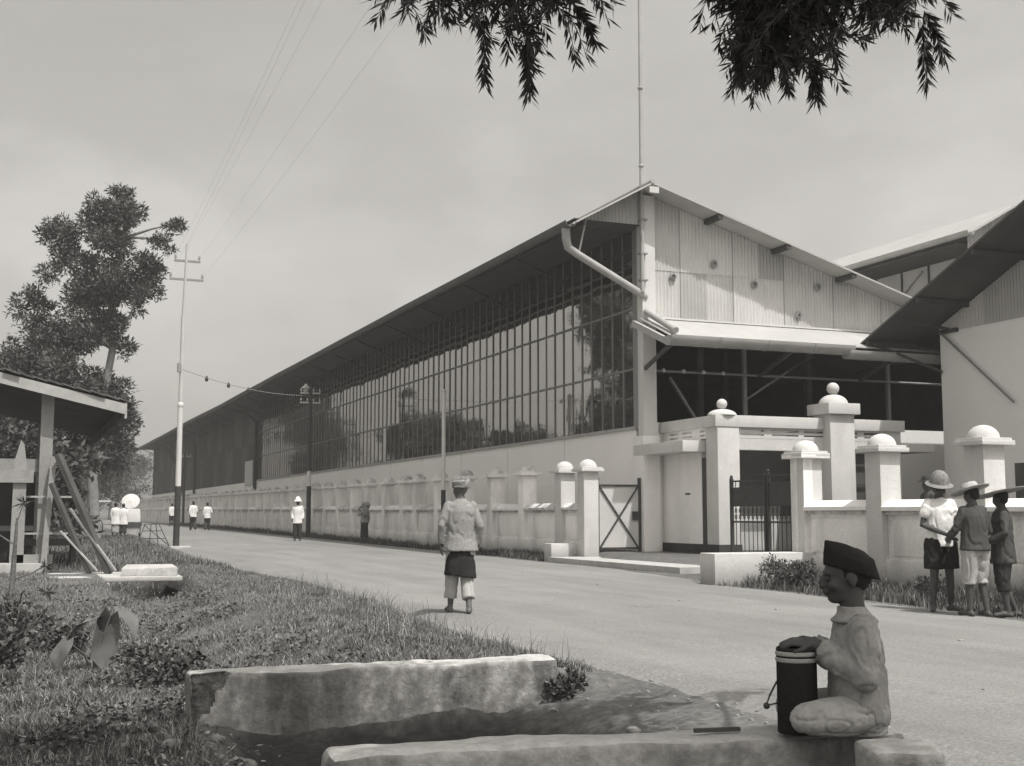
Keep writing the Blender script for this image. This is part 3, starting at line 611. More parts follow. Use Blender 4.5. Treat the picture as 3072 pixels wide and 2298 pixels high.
# ================================================================== FOREGROUND CULVERT PARAPETS
M_par = mat('stained_parapet', 0.36, 0.22, 9.0, 0.92, 0.012, 22, stain=0.8, stain_v=0.07, stain_scale=2.1, streak=True, stain_at=(0.44, 0.60), fine=0.16)
M_partop = mat('worn_parapet_top', 0.46, 0.16, 5.0, 0.92, 0.01, 30, stain=0.4, stain_v=0.26, stain_scale=7, fine=0.1)
M_core = mat('exposed_rubble', 0.12, 0.35, 18.0, 0.95, 0.03, 25, fine=0.3)
def block(name, L, Wd, z0, z1, seed, chip, parent=None):
    bm = bmesh.new(); nx, ny, nz = int(L / 0.013), max(3, int(Wd / 0.04)), int((z1 - z0) / 0.013)
    def P3(i, j, k): return Vector((L * i / nx, Wd * j / ny, lerp(z0, z1, k / nz)))
    vv = {}
    def V(i, j, k):
        if (i, j, k) not in vv:
            p = P3(i, j, k); c = Vector((p.x, Wd / 2, z1 - Wd / 2)); r = 0.035
            q = Vector((min(max(p.x, r), L - r), min(max(p.y, r), Wd - r), min(p.z, z1 - r))); d = p - q
            if d.length > 1e-6 and d.length > r: p = q + d.normalized() * r
            n = mnoise.noise_vector(p * 2.2 + Vector((seed, 0, 0))) * 0.022 + mnoise.noise_vector(p * 9 + Vector((seed, 3, 0))) * 0.007
            p = p + n
            if chip and j == 0:
                e = (P3(i, j, k).x / 0.30) + (z1 - P3(i, j, k).z) / 0.36 + 0.2 * mnoise.noise(P3(i, j, k) * 13)
                if e < 1: p.y += 0.05 * min(1, (1 - e) * 4) + 0.012 * mnoise.noise(p * 30)
            vv[(i, j, k)] = bm.verts.new(p)
        return vv[(i, j, k)]
    def F(a, b, c, d, mi):
        f = bm.faces.new((a, b, c, d)); f.smooth = True; f.material_index = mi
    for i in range(nx):
        for k in range(nz):
            p = P3(i, 0, k); e = (p.x / 0.30) + (z1 - p.z) / 0.36 + 0.2 * mnoise.noise(p * 13)
            F(V(i, 0, k), V(i + 1, 0, k), V(i + 1, 0, k + 1), V(i, 0, k + 1), 2 if chip and e < 0.97 else 0)
            F(V(i + 1, ny, k), V(i, ny, k), V(i, ny, k + 1), V(i + 1, ny, k + 1), 0)
        for j in range(ny): F(V(i, j, nz), V(i + 1, j, nz), V(i + 1, j + 1, nz), V(i, j + 1, nz), 1)
    for j in range(ny):
        for k in range(nz):
            F(V(0, j + 1, k), V(0, j, k), V(0, j, k + 1), V(0, j + 1, k + 1), 0); F(V(nx, j, k), V(nx, j + 1, k), V(nx, j + 1, k + 1), V(nx, j, k + 1), 0)
    bmesh.ops.recalc_face_normals(bm, faces=bm.faces)
    me = bpy.data.meshes.new(name); bm.to_mesh(me); bm.free()
    for m in (M_par, M_partop, M_core): me.materials.append(m)
    return link(name, me, None, parent)
p1 = block('culvert_parapet', 2.58, 0.30, -0.75, 0.17, 1.0, True); p1.location = (1.10, 8.32, 0); p1.rotation_euler = (0, 0, R(-1.5))
tag(p1, 'stained concrete culvert parapet with broken corner at the grass edge', 'parapet')
p2 = block('culvert_parapet', 2.2, 0.26, -0.75, 0.385, 5.0, False); p2.location = (1.02, 4.17, 0); p2.rotation_euler = (0, 0, R(-6.5))
tag(p2, 'pale concrete culvert parapet the seated boy rests on', 'parapet')
sb = block('stone_block', 0.25, 0.24, -0.5, 0.41, 9.0, False); sb.location = (2.74, 3.52, 0); sb.rotation_euler = (0, 0, R(-18)); tag(sb, 'rounded pale stone block in front of the seated boy', 'stone')
o = MB().bar((2.40, 4.14, 0.393), (2.58, 4.11, 0.393), 0.018, 0.015).build('stick', M_dark); tag(o, 'short dark stick lying on the pale parapet', 'stick')

# loose stones on the dirt edge
M_rock = mat('field_stone', 0.26, 0.25, 9.0, 0.95, 0.02, 30, fine=0.15)
def rock(x, y, r, lab, seed):
    bm = bmesh.new(); bmesh.ops.create_icosphere(bm, subdivisions=2, radius=r)
    for v in bm.verts: v.co += v.co * (0.45 * mnoise.noise(v.co / r * 0.9 + Vector((seed, 0, 0)))); v.co.z *= 0.6
    me = bpy.data.meshes.new('stone'); bm.to_mesh(me); bm.free(); me.polygons.foreach_set('use_smooth', [True] * len(me.polygons))
    o = link('stone', me, M_rock); o.location = (x, y, road_z(x, y) + r * 0.1); o.rotation_euler = (0, 0, seed * 2.1); tag(o, lab, 'stone', 'loose stones on the dirt edge' if 'small' in lab else None); return o
rock(3.55, 6.85, 0.055, 'largest pale stone on the dirt edge by the culvert', 1.0)
for i in range(70):
    rock(3.35 + 0.9 * random.random() ** 0.6 if i % 2 else 4.26 + random.gauss(0, 0.05), random.uniform(5.3, 9.6), random.uniform(0.006, 0.018), 'small loose stone scattered on the dirt road edge', 2.0 + i)
for i in range(26): rock(random.uniform(5.0, 11.0), random.uniform(6, 24), random.uniform(0.010, 0.03), 'tiny loose stone scattered on the asphalt', 80.0 + i)['group'] = 'tiny stones on the asphalt'
for x, y, r in ((0.95, 7.9, 0.07), (1.2, 7.75, 0.05), (0.7, 8.1, 0.045), (1.35, 7.6, 0.06)): rock(x, y, r, 'pale stone in the grass under the broken parapet', 130 + x * 10)['group'] = 'pale stones under the broken parapet'

# ================================================================== POLES AND WIRES
M_wpole = mat('white_pole_paint', 0.60, 0.06, 3, 0.7); M_bpole = mat('black_pole_paint', 0.05, 0.15, 3, 0.7); M_wire = mat('wire', 0.3, 0.1, 3, 0.6)
M_gpole = mat('grey_pole_paint', 0.56, 0.06, 3, 0.6)
def insul(mb, x, y, z): mb.lathe((x, y, z), [(0.012, 0), (0.012, 0.06), (0.04, 0.06), (0.045, 0.10), (0.03, 0.13), (0.03, 0.17), (0.01, 0.19)], 8)
u = empty('utility_pole', (5.0, 42.05, 0.1), label='tall white utility pole with black foot and two crossarms beside the road', cat='pole')
MB().tube([(0, 0, 0), (0, -0.13, 2.02)], [0.105, 0.098], 14).build('black_foot', M_bpole, u)
MB().tube([(0, -0.13, 2.0), (-0.02, -0.3, 4.7)], [0.092, 0.086], 14).build('lower_shaft', M_wpole, u)
MB().tube([(-0.02, -0.3, 4.68), (-0.05, -0.62, 7.6)], [0.072, 0.066], 12).build('middle_shaft', M_gpole, u)
MB().tube([(-0.05, -0.62, 7.58), (-0.03, -1.0, 9.95)], [0.055, 0.04], 10).build('upper_shaft', M_gpole, u)
MB().lathe((-0.02, -0.3, 4.62), [(0.088, 0), (0.10, 0.03), (0.10, 0.12), (0.075, 0.16)], 14).build('collar', M_wpole, u)
def arm(parent, z, y, half, m, n):
    a = MB().box(-half, half, y - 0.03, y + 0.03, z - 0.035, z + 0.035).build('crossarm', m, parent)
    for i in range(n):
        mb = MB(); insul(mb, -half + 0.04 + (2 * half - 0.08) * i / (n - 1), y, z + 0.03); mb.build('insulator', m, a)
arm(u, 9.40, -0.9, 0.42, M_steel, 2); arm(u, 8.80, -0.8, 0.55, M_steel, 2)
MB().box(-0.18, -0.06, -0.6, -0.45, 5.75, 6.05).build('bracket', M_steel, u)
MB().box(-0.2, 0.45, -0.25, 0.3, -0.15, 0.06).build('footing', M_conc, u, 0.02)
def pole2(loc, top, parts, label, arms=()):
    p = empty('utility_pole', loc, label=label, cat='pole')
    for za, zb, r, m in parts: MB().tube([(0, 0, za), (0, 0, zb)], r, 10).build('shaft_section', m, p)
    for z, half, n in arms: arm(p, z, 0, half, M_wpole, n)
    return p
q = pole2((12.72, 57.0, 0.25), 7, [(-0.2, 2.25, 0.11, M_bpole), (2.25, 2.95, 0.1, M_wpole), (2.95, 6.9, 0.085, M_bpole)], 'slim black pole with white band and white insulator arms against the hall', ((6.6, 0.48, 4), (6.15, 0.48, 4)))
MB().ball((-0.22, -0.02, 6.75), 0.14, 10, 8, sz=0.9).lathe((-0.22, -0.02, 6.82), [(0.24, 0), (0.10, 0.12), (0.04, 0.22)], 10).build('lamp_head', M_white, q)
q = pole2((12.78, 37.7, 0.12), 5.2, [(-0.2, 1.85, 0.075, M_bpole), (1.85, 5.05, 0.062, M_wpole)], 'slim street pole, white above and black below, before the glazed wall')
MB().lathe((0, 0, 5.0), [(0.05, 0), (0.09, 0.04), (0.03, 0.1)], 8).build('pole_cap', M_white, q)
MB().box(-0.1, 0.1, -0.03, 0.03, 4.95, 4.99).build('crossarm', M_wpole, q)
pole2((12.75, 103, 0.35), 6, [(-0.2, 5.8, 0.1, M_bpole)], 'distant black pole with white insulators near the far end of the hall', ((5.5, 0.5, 4),))
q = pole2((3.6, 64.0, 0.3), 5, [(-0.2, 1.5, 0.07, M_dark), (1.5, 4.6, 0.075, M_wpole)], 'white painted post with a small crossarm under the roadside trees'); MB().box(-0.2, 0.2, -0.03, 0.03, 3.3, 3.38).build('crossarm', M_wpole, q); MB().box(0.0, 0.85, -0.03, 0.03, 1.5, 1.58).build('bracket', M_wpole, q)
q = pole2((2.6, 78.0, 0.3), 4, [(-0.2, 1.2, 0.07, M_dark), (1.2, 3.9, 0.07, M_wpole)], 'thin white post standing among the dark trees behind the stall')
def wire(name, a, b, sag, r, label, group=None, bulbs=0):
    a, b = Vector(a), Vector(b); pts = [a.lerp(b, i / 24) - Vector((0, 0, sag * 4 * (i / 24) * (1 - i / 24))) for i in range(25)]
    w = empty(name, pts[0], label=label, cat='wire', group=group) if bulbs else None
    if not bulbs: return tag(MB().tube(pts, r, 5).build(name, M_wire), label, 'wire', group)
    MB().tube([p - pts[0] for p in pts], r, 5).build('cable', M_wire, w)
    for i in range(bulbs):
        p = a.lerp(b, (i + 1) / (bulbs + 4.0)); t_ = (i + 1) / (bulbs + 4.0); p = p - Vector((0, 0, sag * 4 * t_ * (1 - t_))) - pts[0]
        MB().lathe((p.x, p.y, p.z - 0.13), [(0.03, 0), (0.06, 0.04), (0.055, 0.12), (0.02, 0.2)], 8).build('insulator', M_iron, w)
for i, (dx, z) in enumerate(((-0.40, 9.63), (0.40, 9.63), (-0.52, 9.03), (0.52, 9.03), (0, 10.05))):
    wire('overhead_wire', (5.0 + dx, 41.1 + 0.1 * (z - 9.6), z), (3.4 + dx * 1.6, -4, z - 0.9), 0.35, 0.0015, 'thin overhead wire running down the street from the white pole', 'overhead street wires')
wire('span_wire', (4.98, 41.55, 5.95), (12.72, 57.0, 6.75), 0.25, 0.012, 'sagging span wire with dark insulators from white pole to hall', None, 3)

# ================================================================== STALL AND CLUTTER ON THE LEFT
M_thatch = mat('old_roof_tiles', 0.10, 0.3, 5, 0.95, 0.02, 20, fine=0.2); M_wood = mat('grey_board', 0.27, 0.15, 5, 0.9, 0.004, 40, stain=0.3, stain_v=0.2, stain_scale=5, fine=0.1)
M_wood2 = mat('pale_board', 0.36, 0.12, 5, 0.9, stain=0.3, stain_v=0.3, stain_scale=6, fine=0.08); M_pale = mat('limewash_block', 0.36, 0.15, 4, 0.95, stain=0.5, stain_v=0.25, stain_scale=3, streak=True, fine=0.1)
st = empty('market_stall', (-1, 26, 0.05), label='open roadside stall with tiled roof, pale fascia board and timber posts', cat='stall')
def T(o): o.matrix_parent_inverse = Matrix.Translation(-Vector((-1, 26, 0.05))); return o
ra, rb = (-4.5, 4.72), (1.98, 3.22)
for j in range(5):      # courses of old tiles, ragged edges
    for i in range(26):
        xa = lerp(ra[0], rb[0], i / 26); xb = lerp(ra[0], rb[0], (i + 1.12) / 26); sl = (rb[1] - ra[1]) / (rb[0] - ra[0]); ya = 24.0 + j * 2.1 + random.uniform(-0.05, 0.05)
        za, zb = ra[1] + sl * (xa - ra[0]) + 0.07, ra[1] + sl * (xb - ra[0]) + 0.045
        mb = MB(); mb.hexa([(xa, ya, za), (xb, ya, zb), (xb, ya + 2.15, zb), (xa, ya + 2.15, za), (xa, ya, za + 0.03), (xb, ya, zb + 0.03), (xb, ya + 2.15, zb + 0.03), (xa, ya + 2.15, za + 0.03)]); T(mb.build('roof_tile', M_thatch, st))
mb = MB(); mb.hexa([(ra[0], 24.15, ra[1] - 0.02), (rb[0] - 0.1, 24.15, rb[1] + 0.01), (rb[0] - 0.1, 34.3, rb[1] + 0.01), (ra[0], 34.3, ra[1] - 0.02), (ra[0], 24.15, ra[1] + 0.05), (rb[0] - 0.1, 24.15, rb[1] + 0.08), (rb[0] - 0.1, 34.3, rb[1] + 0.08), (ra[0], 34.3, ra[1] + 0.05)]); T(mb.build('roof_boarding', M_soffit, st))
T(MB().bar((-4.5, 24.06, 4.62), (1.88, 24.06, 3.155), 0.05, 0.19).build('fascia_board', M_wood2, st))
T(MB().box(1.86, 1.90, 24.05, 24.12, 2.98, 3.28).build('fascia_end', M_wood2, st))
T(MB().box(1.82, 1.9, 24.2, 34.2, 3.0, 3.2).build('eave_board', M_soffit, st))
for x, y_ in ((0.52, 24.5), (-3.2, 24.5), (0.6, 33.8), (-3.2, 33.8)): T(MB().box(x - 0.11, x + 0.11, y_ - 0.1, y_ + 0.1, -0.1, 3.5 - 0.23 * (x - 0.5)).build('post', M_wood, st))
T(MB().box(-3.3, 0.6, 24.6, 24.75, 1.98, 2.22).build('cross_beam', M_wood, st))
T(MB().box(-3.3, 0.5, 33.9, 34.0, 0, 2.2).build('back_wall', M_dark, st))
T(MB().box(-3.2, 0.4, 28.0, 29.2, 0.85, 0.95).build('counter', M_wood, st))
fn = empty('picket_barrier', (0.1, 24.2, 0.05), label='rough picket and rail barrier in front of the stall', cat='barrier')
mb = MB(); mb.prism([(-0.14, 0, 0), (0.10, 0, 0), (0.10, 0, 2.0), (0.04, 0, 2.42), (-0.02, 0, 2.5), (-0.12, 0, 2.1)], (0, 0, 0), (0, 0.06, 0)); mb.build('picket', M_wood, fn)
MB().box(-0.9, 0.22, -0.06, -0.005, 1.72, 1.95).build('board', M_wood, fn)
MB().bar((0.42, -0.1, -0.1), (0.55, 0.0, 2.2), 0.2, 0.1).build('leaning_board', M_wood, fn)
for z, x1 in ((1.45, 0.95), (0.78, 0.85)): MB().box(-0.1, x1, 0.1, 0.13, z, z + 0.035).build('thin_rail', M_wood2, fn)
MB().box(-0.1, 0.6, 0.0, 0.08, 0.2, 0.42).build('bottom_board', M_wood, fn)
o = MB().box(-0.35, 0.5, 24.0, 24.45, -0.35, 0.32).build('limewashed_block', M_pale, None, 0.03); tag(o, 'stained limewashed block at the foot of the picket barrier', 'block')
for i, (a, b, w, m, lab) in enumerate((((0.72, 24.0, 2.28), (1.62, 23.25, 0.15), 0.13, M_dark, 'thickest dark pole leaning against the stall post'), ((0.62, 23.9, 1.75), (1.3, 23.4, 0.15), 0.10, M_dark, 'dark board leaning beside the thick leaning pole'), ((0.95, 23.75, 1.3), (1.72, 23.1, 0.2), 0.05, M_wood, 'thin stick with pale lower end leaning by the slab'), ((0.8, 23.7, 0.9), (1.42, 23.25, 0.2), 0.035, M_wood2, 'thin pale lath leaning by the dark board'))):
    tag(MB().bar(a, b, w, w * 0.7).build('leaning_pole', m), lab, 'pole', None)
o = MB().hexa([(0.6, 22.2, 0.06), (2.75, 22.05, 0.06), (2.75, 24.0, 0.08), (0.6, 23.9, 0.08), (0.6, 22.2, 0.14), (2.75, 22.05, 0.14), (2.75, 24.0, 0.15), (0.6, 23.9, 0.15)]).build('bridge_slab', M_conc, None, 0.02); tag(o, 'worn plank-like slab bridging the ditch by the stall', 'slab')
o = MB().hexa([(1.75, 22.3, 0.14), (2.68, 22.2, 0.14), (2.7, 23.1, 0.14), (1.9, 23.2, 0.14), (1.75, 22.3, 0.27), (2.68, 22.2, 0.29), (2.7, 23.1, 0.31), (1.9, 23.2, 0.31)]).build('concrete_slab', M_partop, None, 0.02); tag(o, 'pale concrete slab lying on the ditch bridge', 'slab')
o = MB().box(0.65, 1.55, 21.9, 22.2, -0.7, 0.05).build('ditch_wall', M_pale, None, 0.02); tag(o, 'crumbling pale masonry wall of the ditch below the bridge slab', 'wall')
o = MB().bar((0.9, 20.2, -0.12), (1.75, 19.9, -0.15), 0.12, 0.05).build('fallen_plank', M_wood2); tag(o, 'short pale plank lying in the grass below the ditch bridge', 'plank')
o = MB().box(0.2, 1.35, 27.5, 28.5, 0.55, 0.68).build('bench_seat', M_dark); be = empty('bench', (0.8, 28, 0.08), label='low dark bench behind the leaning poles', cat='bench'); o.parent = be; o.matrix_parent_inverse = Matrix.Translation(-Vector((0.8, 28, 0.08)))
for x in (0.35, 1.2): q = MB().box(x - 0.05, x + 0.05, 27.6, 28.4, 0.0, 0.56).build('leg', M_dark, be); q.matrix_parent_inverse = Matrix.Translation(-Vector((0.8, 28, 0.08)))
# food cart with round white parasol
C_sail = mat('white_canvas', 0.58, 0.08, 6, 0.9)
ct = empty('food_cart', (5.1, 60.8, 0.2), label='vendor cart with round white parasol and draped white cloth by the roadside', cat='cart')
pz = MB(); pz.lathe((0, 0, 0), [(0.42, 0), (0.41, 0.02), (0.22, 0.07), (0.02, 0.10)], 18); q = pz.build('parasol', C_sail, ct); q.location = (0.0, 0, 1.60); q.rotation_euler = (R(58), 0, R(-12))
MB().tube([(0, 0.1, 0.6), (0, 0.05, 1.65)], 0.025, 8).build('parasol_pole', M_wood, ct)
mb = MB(); mb.hexa([(-0.45, -0.4, 0.62), (0.45, -0.4, 0.62), (0.45, 0.4, 0.62), (-0.45, 0.4, 0.62), (-0.3, -0.3, 1.25), (0.42, -0.3, 1.25), (0.42, 0.3, 1.25), (-0.3, 0.3, 1.25)]); mb.build('cloth_cover', C_sail, ct, 0.06)
MB().box(-0.5, 0.5, -0.45, 0.45, 0.42, 0.62).build('tray', M_dark, ct); MB().box(-0.4, 0.42, -0.4, 0.4, 0.12, 0.42).build('chest', M_pale, ct)
for x in (-0.42, 0.44): w = MB(); w.tube([(x, 0.30 * math.cos(a), 0.25 + 0.27 * math.sin(a)) for a in np.linspace(0, 2 * math.pi, 15)], 0.03, 6, False); w.build('wheel', M_dark, ct)
# bicycle under the trees
bk = empty('bicycle', (3.55, 58.0, 0.3), R(25), 'bicycle parked under the trees beyond the stall', 'bicycle')
for y_ in (0, 1.05):
    w = MB(); w.tube([(0, y_ + 0.33 * math.cos(a), 0.33 + 0.33 * math.sin(a)) for a in np.linspace(0, 2 * math.pi, 19)], 0.02, 6, False)
    wh = w.build('wheel', M_iron, bk); MB().tube([(0, y_, 0.02), (0, y_, 0.64)], 0.006, 4).tube([(0, y_ - 0.31, 0.33), (0, y_ + 0.31, 0.33)], 0.006, 4).build('spokes', M_steel, wh)
MB().tube([(0, 0, 0.33), (0, 0.4, 0.3), (0, 0.85, 0.75), (0, 0.28, 0.78), (0, 0.4, 0.3)], 0.018, 6).tube([(0, 0.28, 0.78), (0, 0, 0.33)], 0.014, 6).build('frame', M_iron, bk)
MB().tube([(0, 1.05, 0.33), (0, 0.88, 0.9)], 0.016, 6).build('fork', M_iron, bk); MB().tube([(-0.28, 0.78, 0.95), (0, 0.88, 0.97), (0.28, 0.78, 0.95)], 0.014, 6).build('handlebar', M_zinc, bk); MB().ball((0, 0.25, 0.88), 0.11, 8, 6, sx=0.7, sz=0.35).build('saddle', M_iron, bk)
# lattice trestle near the white pole
tr = empty('lattice_trestle', (4.3, 42.6, 0.15), label='thin lattice trestle leaning by the white pole', cat='trestle')
for a, b in (((-0.5, 0, 0), (-0.25, 0, 0.72)), ((0.55, 0, 0), (0.2, 0, 0.72)), ((-0.25, 0, 0.72), (0.2, 0, 0.72)), ((-0.42, 0, 0.25), (0.42, 0, 0.25)), ((-0.33, 0, 0.5), (0.3, 0, 0.5)), ((-0.3, 0, 0.72), (0.55, 0, 0.0)), ((-0.1, 0, 0.0), (-0.05, 0, 0.72)), ((0.2, 0, 0.0), (0.1, 0, 0.72))): MB().bar(a, b, 0.025, 0.025).build('lath', M_dark, tr)
# ================================================================== VEGETATION
M_leaf = [mat('leaf_dark', 0.055, 0.25, 3, 0.7, spec=0.3), mat('leaf_mid', 0.085, 0.25, 3, 0.7, spec=0.3), mat('leaf_light', 0.14, 0.25, 3, 0.65, spec=0.35)]
M_bark = mat('bark', 0.13, 0.25, 6, 0.95, 0.02, 20, stain=0.3, stain_v=0.07, stain_scale=4)
M_barkl = mat('pale_bark', 0.24, 0.2, 5, 0.95, 0.02, 20, stain=0.4, stain_v=0.12, stain_scale=3, fine=0.1)
M_grass = [mat('grass_dark', 0.05, 0.2, 2, 0.8, spec=0.25), mat('grass_mid', 0.115, 0.2, 1.2, 0.8, spec=0.25), mat('grass_dry', 0.21, 0.2, 1.2, 0.8, spec=0.2), mat('straw', 0.36, 0.2, 3, 0.85)]
def quads(name, V4, mats, mi, parent=None):
    # V4: (n,4,3) array of quads
    n = len(V4); me = bpy.data.meshes.new(name); me.vertices.add(n * 4); me.vertices.foreach_set('co', V4.reshape(-1).astype(np.float32))
    me.loops.add(n * 4); me.loops.foreach_set('vertex_index', np.arange(n * 4, dtype=np.int32)); me.polygons.add(n)
    me.polygons.foreach_set('loop_start', np.arange(0, n * 4, 4, dtype=np.int32)); me.polygons.foreach_set('material_index', mi.astype(np.int32))
    for m in mats: me.materials.append(m)
    me.update(); me.validate(); return link(name, me, None, parent)
def unit(v): return v / np.maximum(1e-9, np.linalg.norm(v, axis=-1, keepdims=True))
def leaf_quads(pos, d, L, Wd, fold=0.0):
    # diamond shaped leaves: base, side, tip, side
    n = len(pos); r = rng.normal(size=(n, 3)); s = unit(np.cross(d, r)); L = np.asarray(L)[:, None]; Wd = np.asarray(Wd)[:, None]
    mid = pos + d * L * 0.45; return np.stack([pos, mid + s * Wd, pos + d * L, mid - s * Wd], 1)
def cloud(clusters, n, L, Wd, up=0.2, shell=0.5, flat=0.8):
    c = np.array([k[:3] for k in clusters]); r = np.array([k[3] for k in clusters]); p = r ** 2 / (r ** 2).sum(); i = rng.choice(len(r), n, p=p)
    v = unit(rng.normal(size=(n, 3))); v[:, 2] *= flat; rad = (rng.random(n) ** shell)[:, None]
    # clumpy: pull leaves to small twig centres
    tw = unit(rng.normal(size=(len(r), 70, 3))) * (rng.random((len(r), 70, 1)) ** 0.4); tw[..., 2] *= flat
    t_ = tw[i, rng.integers(0, 70, n)]; loc = 0.85 * t_ + 0.42 * v * rad
    pos = c[i] + loc * r[i][:, None]; d = unit(unit(loc) * 0.8 + rng.normal(size=(n, 3)) * 0.7 + np.array([0, 0, up]))
    return leaf_quads(pos, d, L * rng.uniform(0.6, 1.3, n), Wd * rng.uniform(0.6, 1.3, n))
def tree(name, base, trunk, limbs, clusters, n, L, Wd, label, group, tr=0.22, bark=M_bark, mix=(0.45, 0.4, 0.15), up=0.2):
    t_ = empty(name, base, label=label, cat='tree', group=group); b = Vector(base)
    pts = [Vector(p) - b for p in trunk]; k = len(pts)
    MB().tube(pts, [tr * (1 - 0.7 * i / (k - 1)) for i in range(k)], 10).build('trunk', bark, t_)
    mb = MB()
    for c in clusters:
        a = min(pts[1:], key=lambda p: (p - (Vector(c[:3]) - b - Vector((0, 0, c[3])))).length); e = Vector(c[:3]) - b; m = a.lerp(e, 0.5) + Vector((random.uniform(-0.2, 0.2), random.uniform(-0.2, 0.2), 0.15)) * c[3]
        mb.tube([a, m, e], [tr * 0.3, tr * 0.18, tr * 0.06], 6)
        for q in range(5): mb.tube([m.lerp(e, 0.5), e + Vector(rng.normal(size=3)) * c[3] * 0.5], [tr * 0.09, tr * 0.03], 4)
    mb.build('limbs', bark, t_)
    sub_ = []
    for c in clusters:
        for q in range(9):
            o_ = unit(rng.normal(size=3)) * rng.random() ** 0.5 * c[3] * 0.95; sub_.append((c[0] + o_[0], c[1] + o_[1], c[2] + o_[2], c[3] * random.uniform(0.28, 0.6)))
    V = cloud(sub_, n, L, Wd, up) - np.array(base); q = quads('crown', V, M_leaf, rng.choice(3, n, p=mix), t_); return t_
tree('leaning_tree', (3.2, 54.4, 0.2), [(3.2, 54.4, 0.0), (3.0, 54.5, 2.7), (3.2, 54.4, 5.2), (3.6, 54, 8.1), (3.5, 53.9, 10.7), (3.9, 53.5, 12.8)], None,
     [(3.95, 53.3, 14.02, 0.92), (3.8, 53.28, 14.7, 0.52), (2.77, 53.86, 13.25, 0.88), (2.68, 53.8, 14.12, 0.44), (5.03, 53.07, 11.73, 0.79), (5.75, 52.63, 13.36, 0.52), (5.37, 52.89, 12.61, 0.52), (1.33, 54.48, 12.86, 0.78), (1.01, 54.6, 13.05, 0.49), (3.59, 53.71, 11.7, 1.42), (2.37, 54.34, 10.53, 1.61), (4.55, 53.48, 10.34, 0.98), (4.9, 53.3, 10.73, 0.61), (0.44, 55.18, 9.95, 0.88), (1.36, 54.97, 8.59, 1.61), (2.89, 54.31, 8.88, 1.36), (0.13, 55.56, 7.82, 0.88), (1.95, 54.89, 7.23, 1.8), (0.28, 55.67, 6.27, 1.12), (3.27, 54.39, 6.65, 0.88), (4.12, 53.87, 8.16, 0.47), (3.92, 54.27, 5.68, 0.73), (2.94, 54.71, 5.29, 1.22), (1.31, 55.36, 5.29, 1.47), (3.47, 53.94, 10.14, 1.22), (1.95, 54.35, 11.89, 0.88), (-0.84, 55.35, 6.9, 1.89), (-1.68, 56.19, 5.23, 1.68), (3.3, 54.6, 5.7, 1.2), (2.3, 54.8, 4.9, 1.3), (4.1, 54.2, 5.3, 0.9), (1.0, 55.2, 4.6, 1.4), (3.6, 54.4, 4.2, 0.9)],
     78000, 0.23, 0.034, 'tall ragged tree leaning to the road behind the stall roof', None, 0.26, M_barkl, (0.5, 0.38, 0.12))
# trees along the left of the street: far end of the view, and those mirrored in the glazing
k = 0
for (x, y_, h, r, n) in ((4.3, 75.2, 7.5, 2.2, 9000), (3.6, 83, 8.0, 2.6, 9000), (1.5, 70, 6.5, 2.4, 8000), (-0.5, 62, 6.0, 2.6, 8000), (5.6, 104, 10, 2.8, 7000), (4.0, 120, 14, 3.4, 8000), (7.5, 150, 13, 3.6, 7000), (12.2, 178, 13.5, 3.8, 7000), (15.0, 186, 10.5, 3.4, 6000), (9.0, 190, 13, 3.8, 6000), (-3.5, 52, 6.0, 2.4, 7000), (0.3, 50, 4.4, 1.7, 6000)):
    cl = [(x + random.uniform(-1, 1) * r * 0.7, y_ + random.uniform(-1, 1) * r * 0.6, h * (0.55 if k < 2 else 0.25) + (h * (0.45 if k < 2 else 0.75) - r * 0.3) * random.random() ** 0.8, r * random.uniform(0.4, 0.75)) for i in range(11)]
    lab = ['bushy tree standing in the dark row beyond the stall'][0]
    tree('roadside_tree', (x, y_, base_h(y_)), [(x, y_, base_h(y_) - 0.1), (x + 0.15, y_, h * 0.3), (x, y_ + 0.2, h * 0.6), (x - 0.1, y_, h * 0.9)], None, cl, n, 0.34, 0.075, lab, 'row of trees beyond the stall', 0.22, M_barkl if k < 2 else M_bark, (0.6, 0.32, 0.08)); k += 1
for (x, y_, h, r, n) in ((-6, 92, 8.0, 3.2, 6000), (-5, 79, 7.0, 2.8, 6000), (-7, 112, 11.5, 3.4, 5000), (-8, 66, 6.5, 2.8, 5000)):
    cl = [(x + random.uniform(-1, 1) * r * 0.8, y_ + random.uniform(-1, 1) * r * 0.8, h * 0.25 + (h * 0.75 - r * 0.4) * random.random() ** 0.8, r * random.uniform(0.4, 0.7)) for i in range(13)]
    tree('opposite_tree', (x, y_, base_h(y_)), [(x, y_, base_h(y_) - 0.1), (x, y_, h * 0.4), (x + 0.2, y_, h * 0.7), (x, y_, h * 0.93)], None, cl, n, 0.42, 0.1, 'large tree across the street mirrored in the hall glazing', 'trees mirrored in the glazing', 0.3)

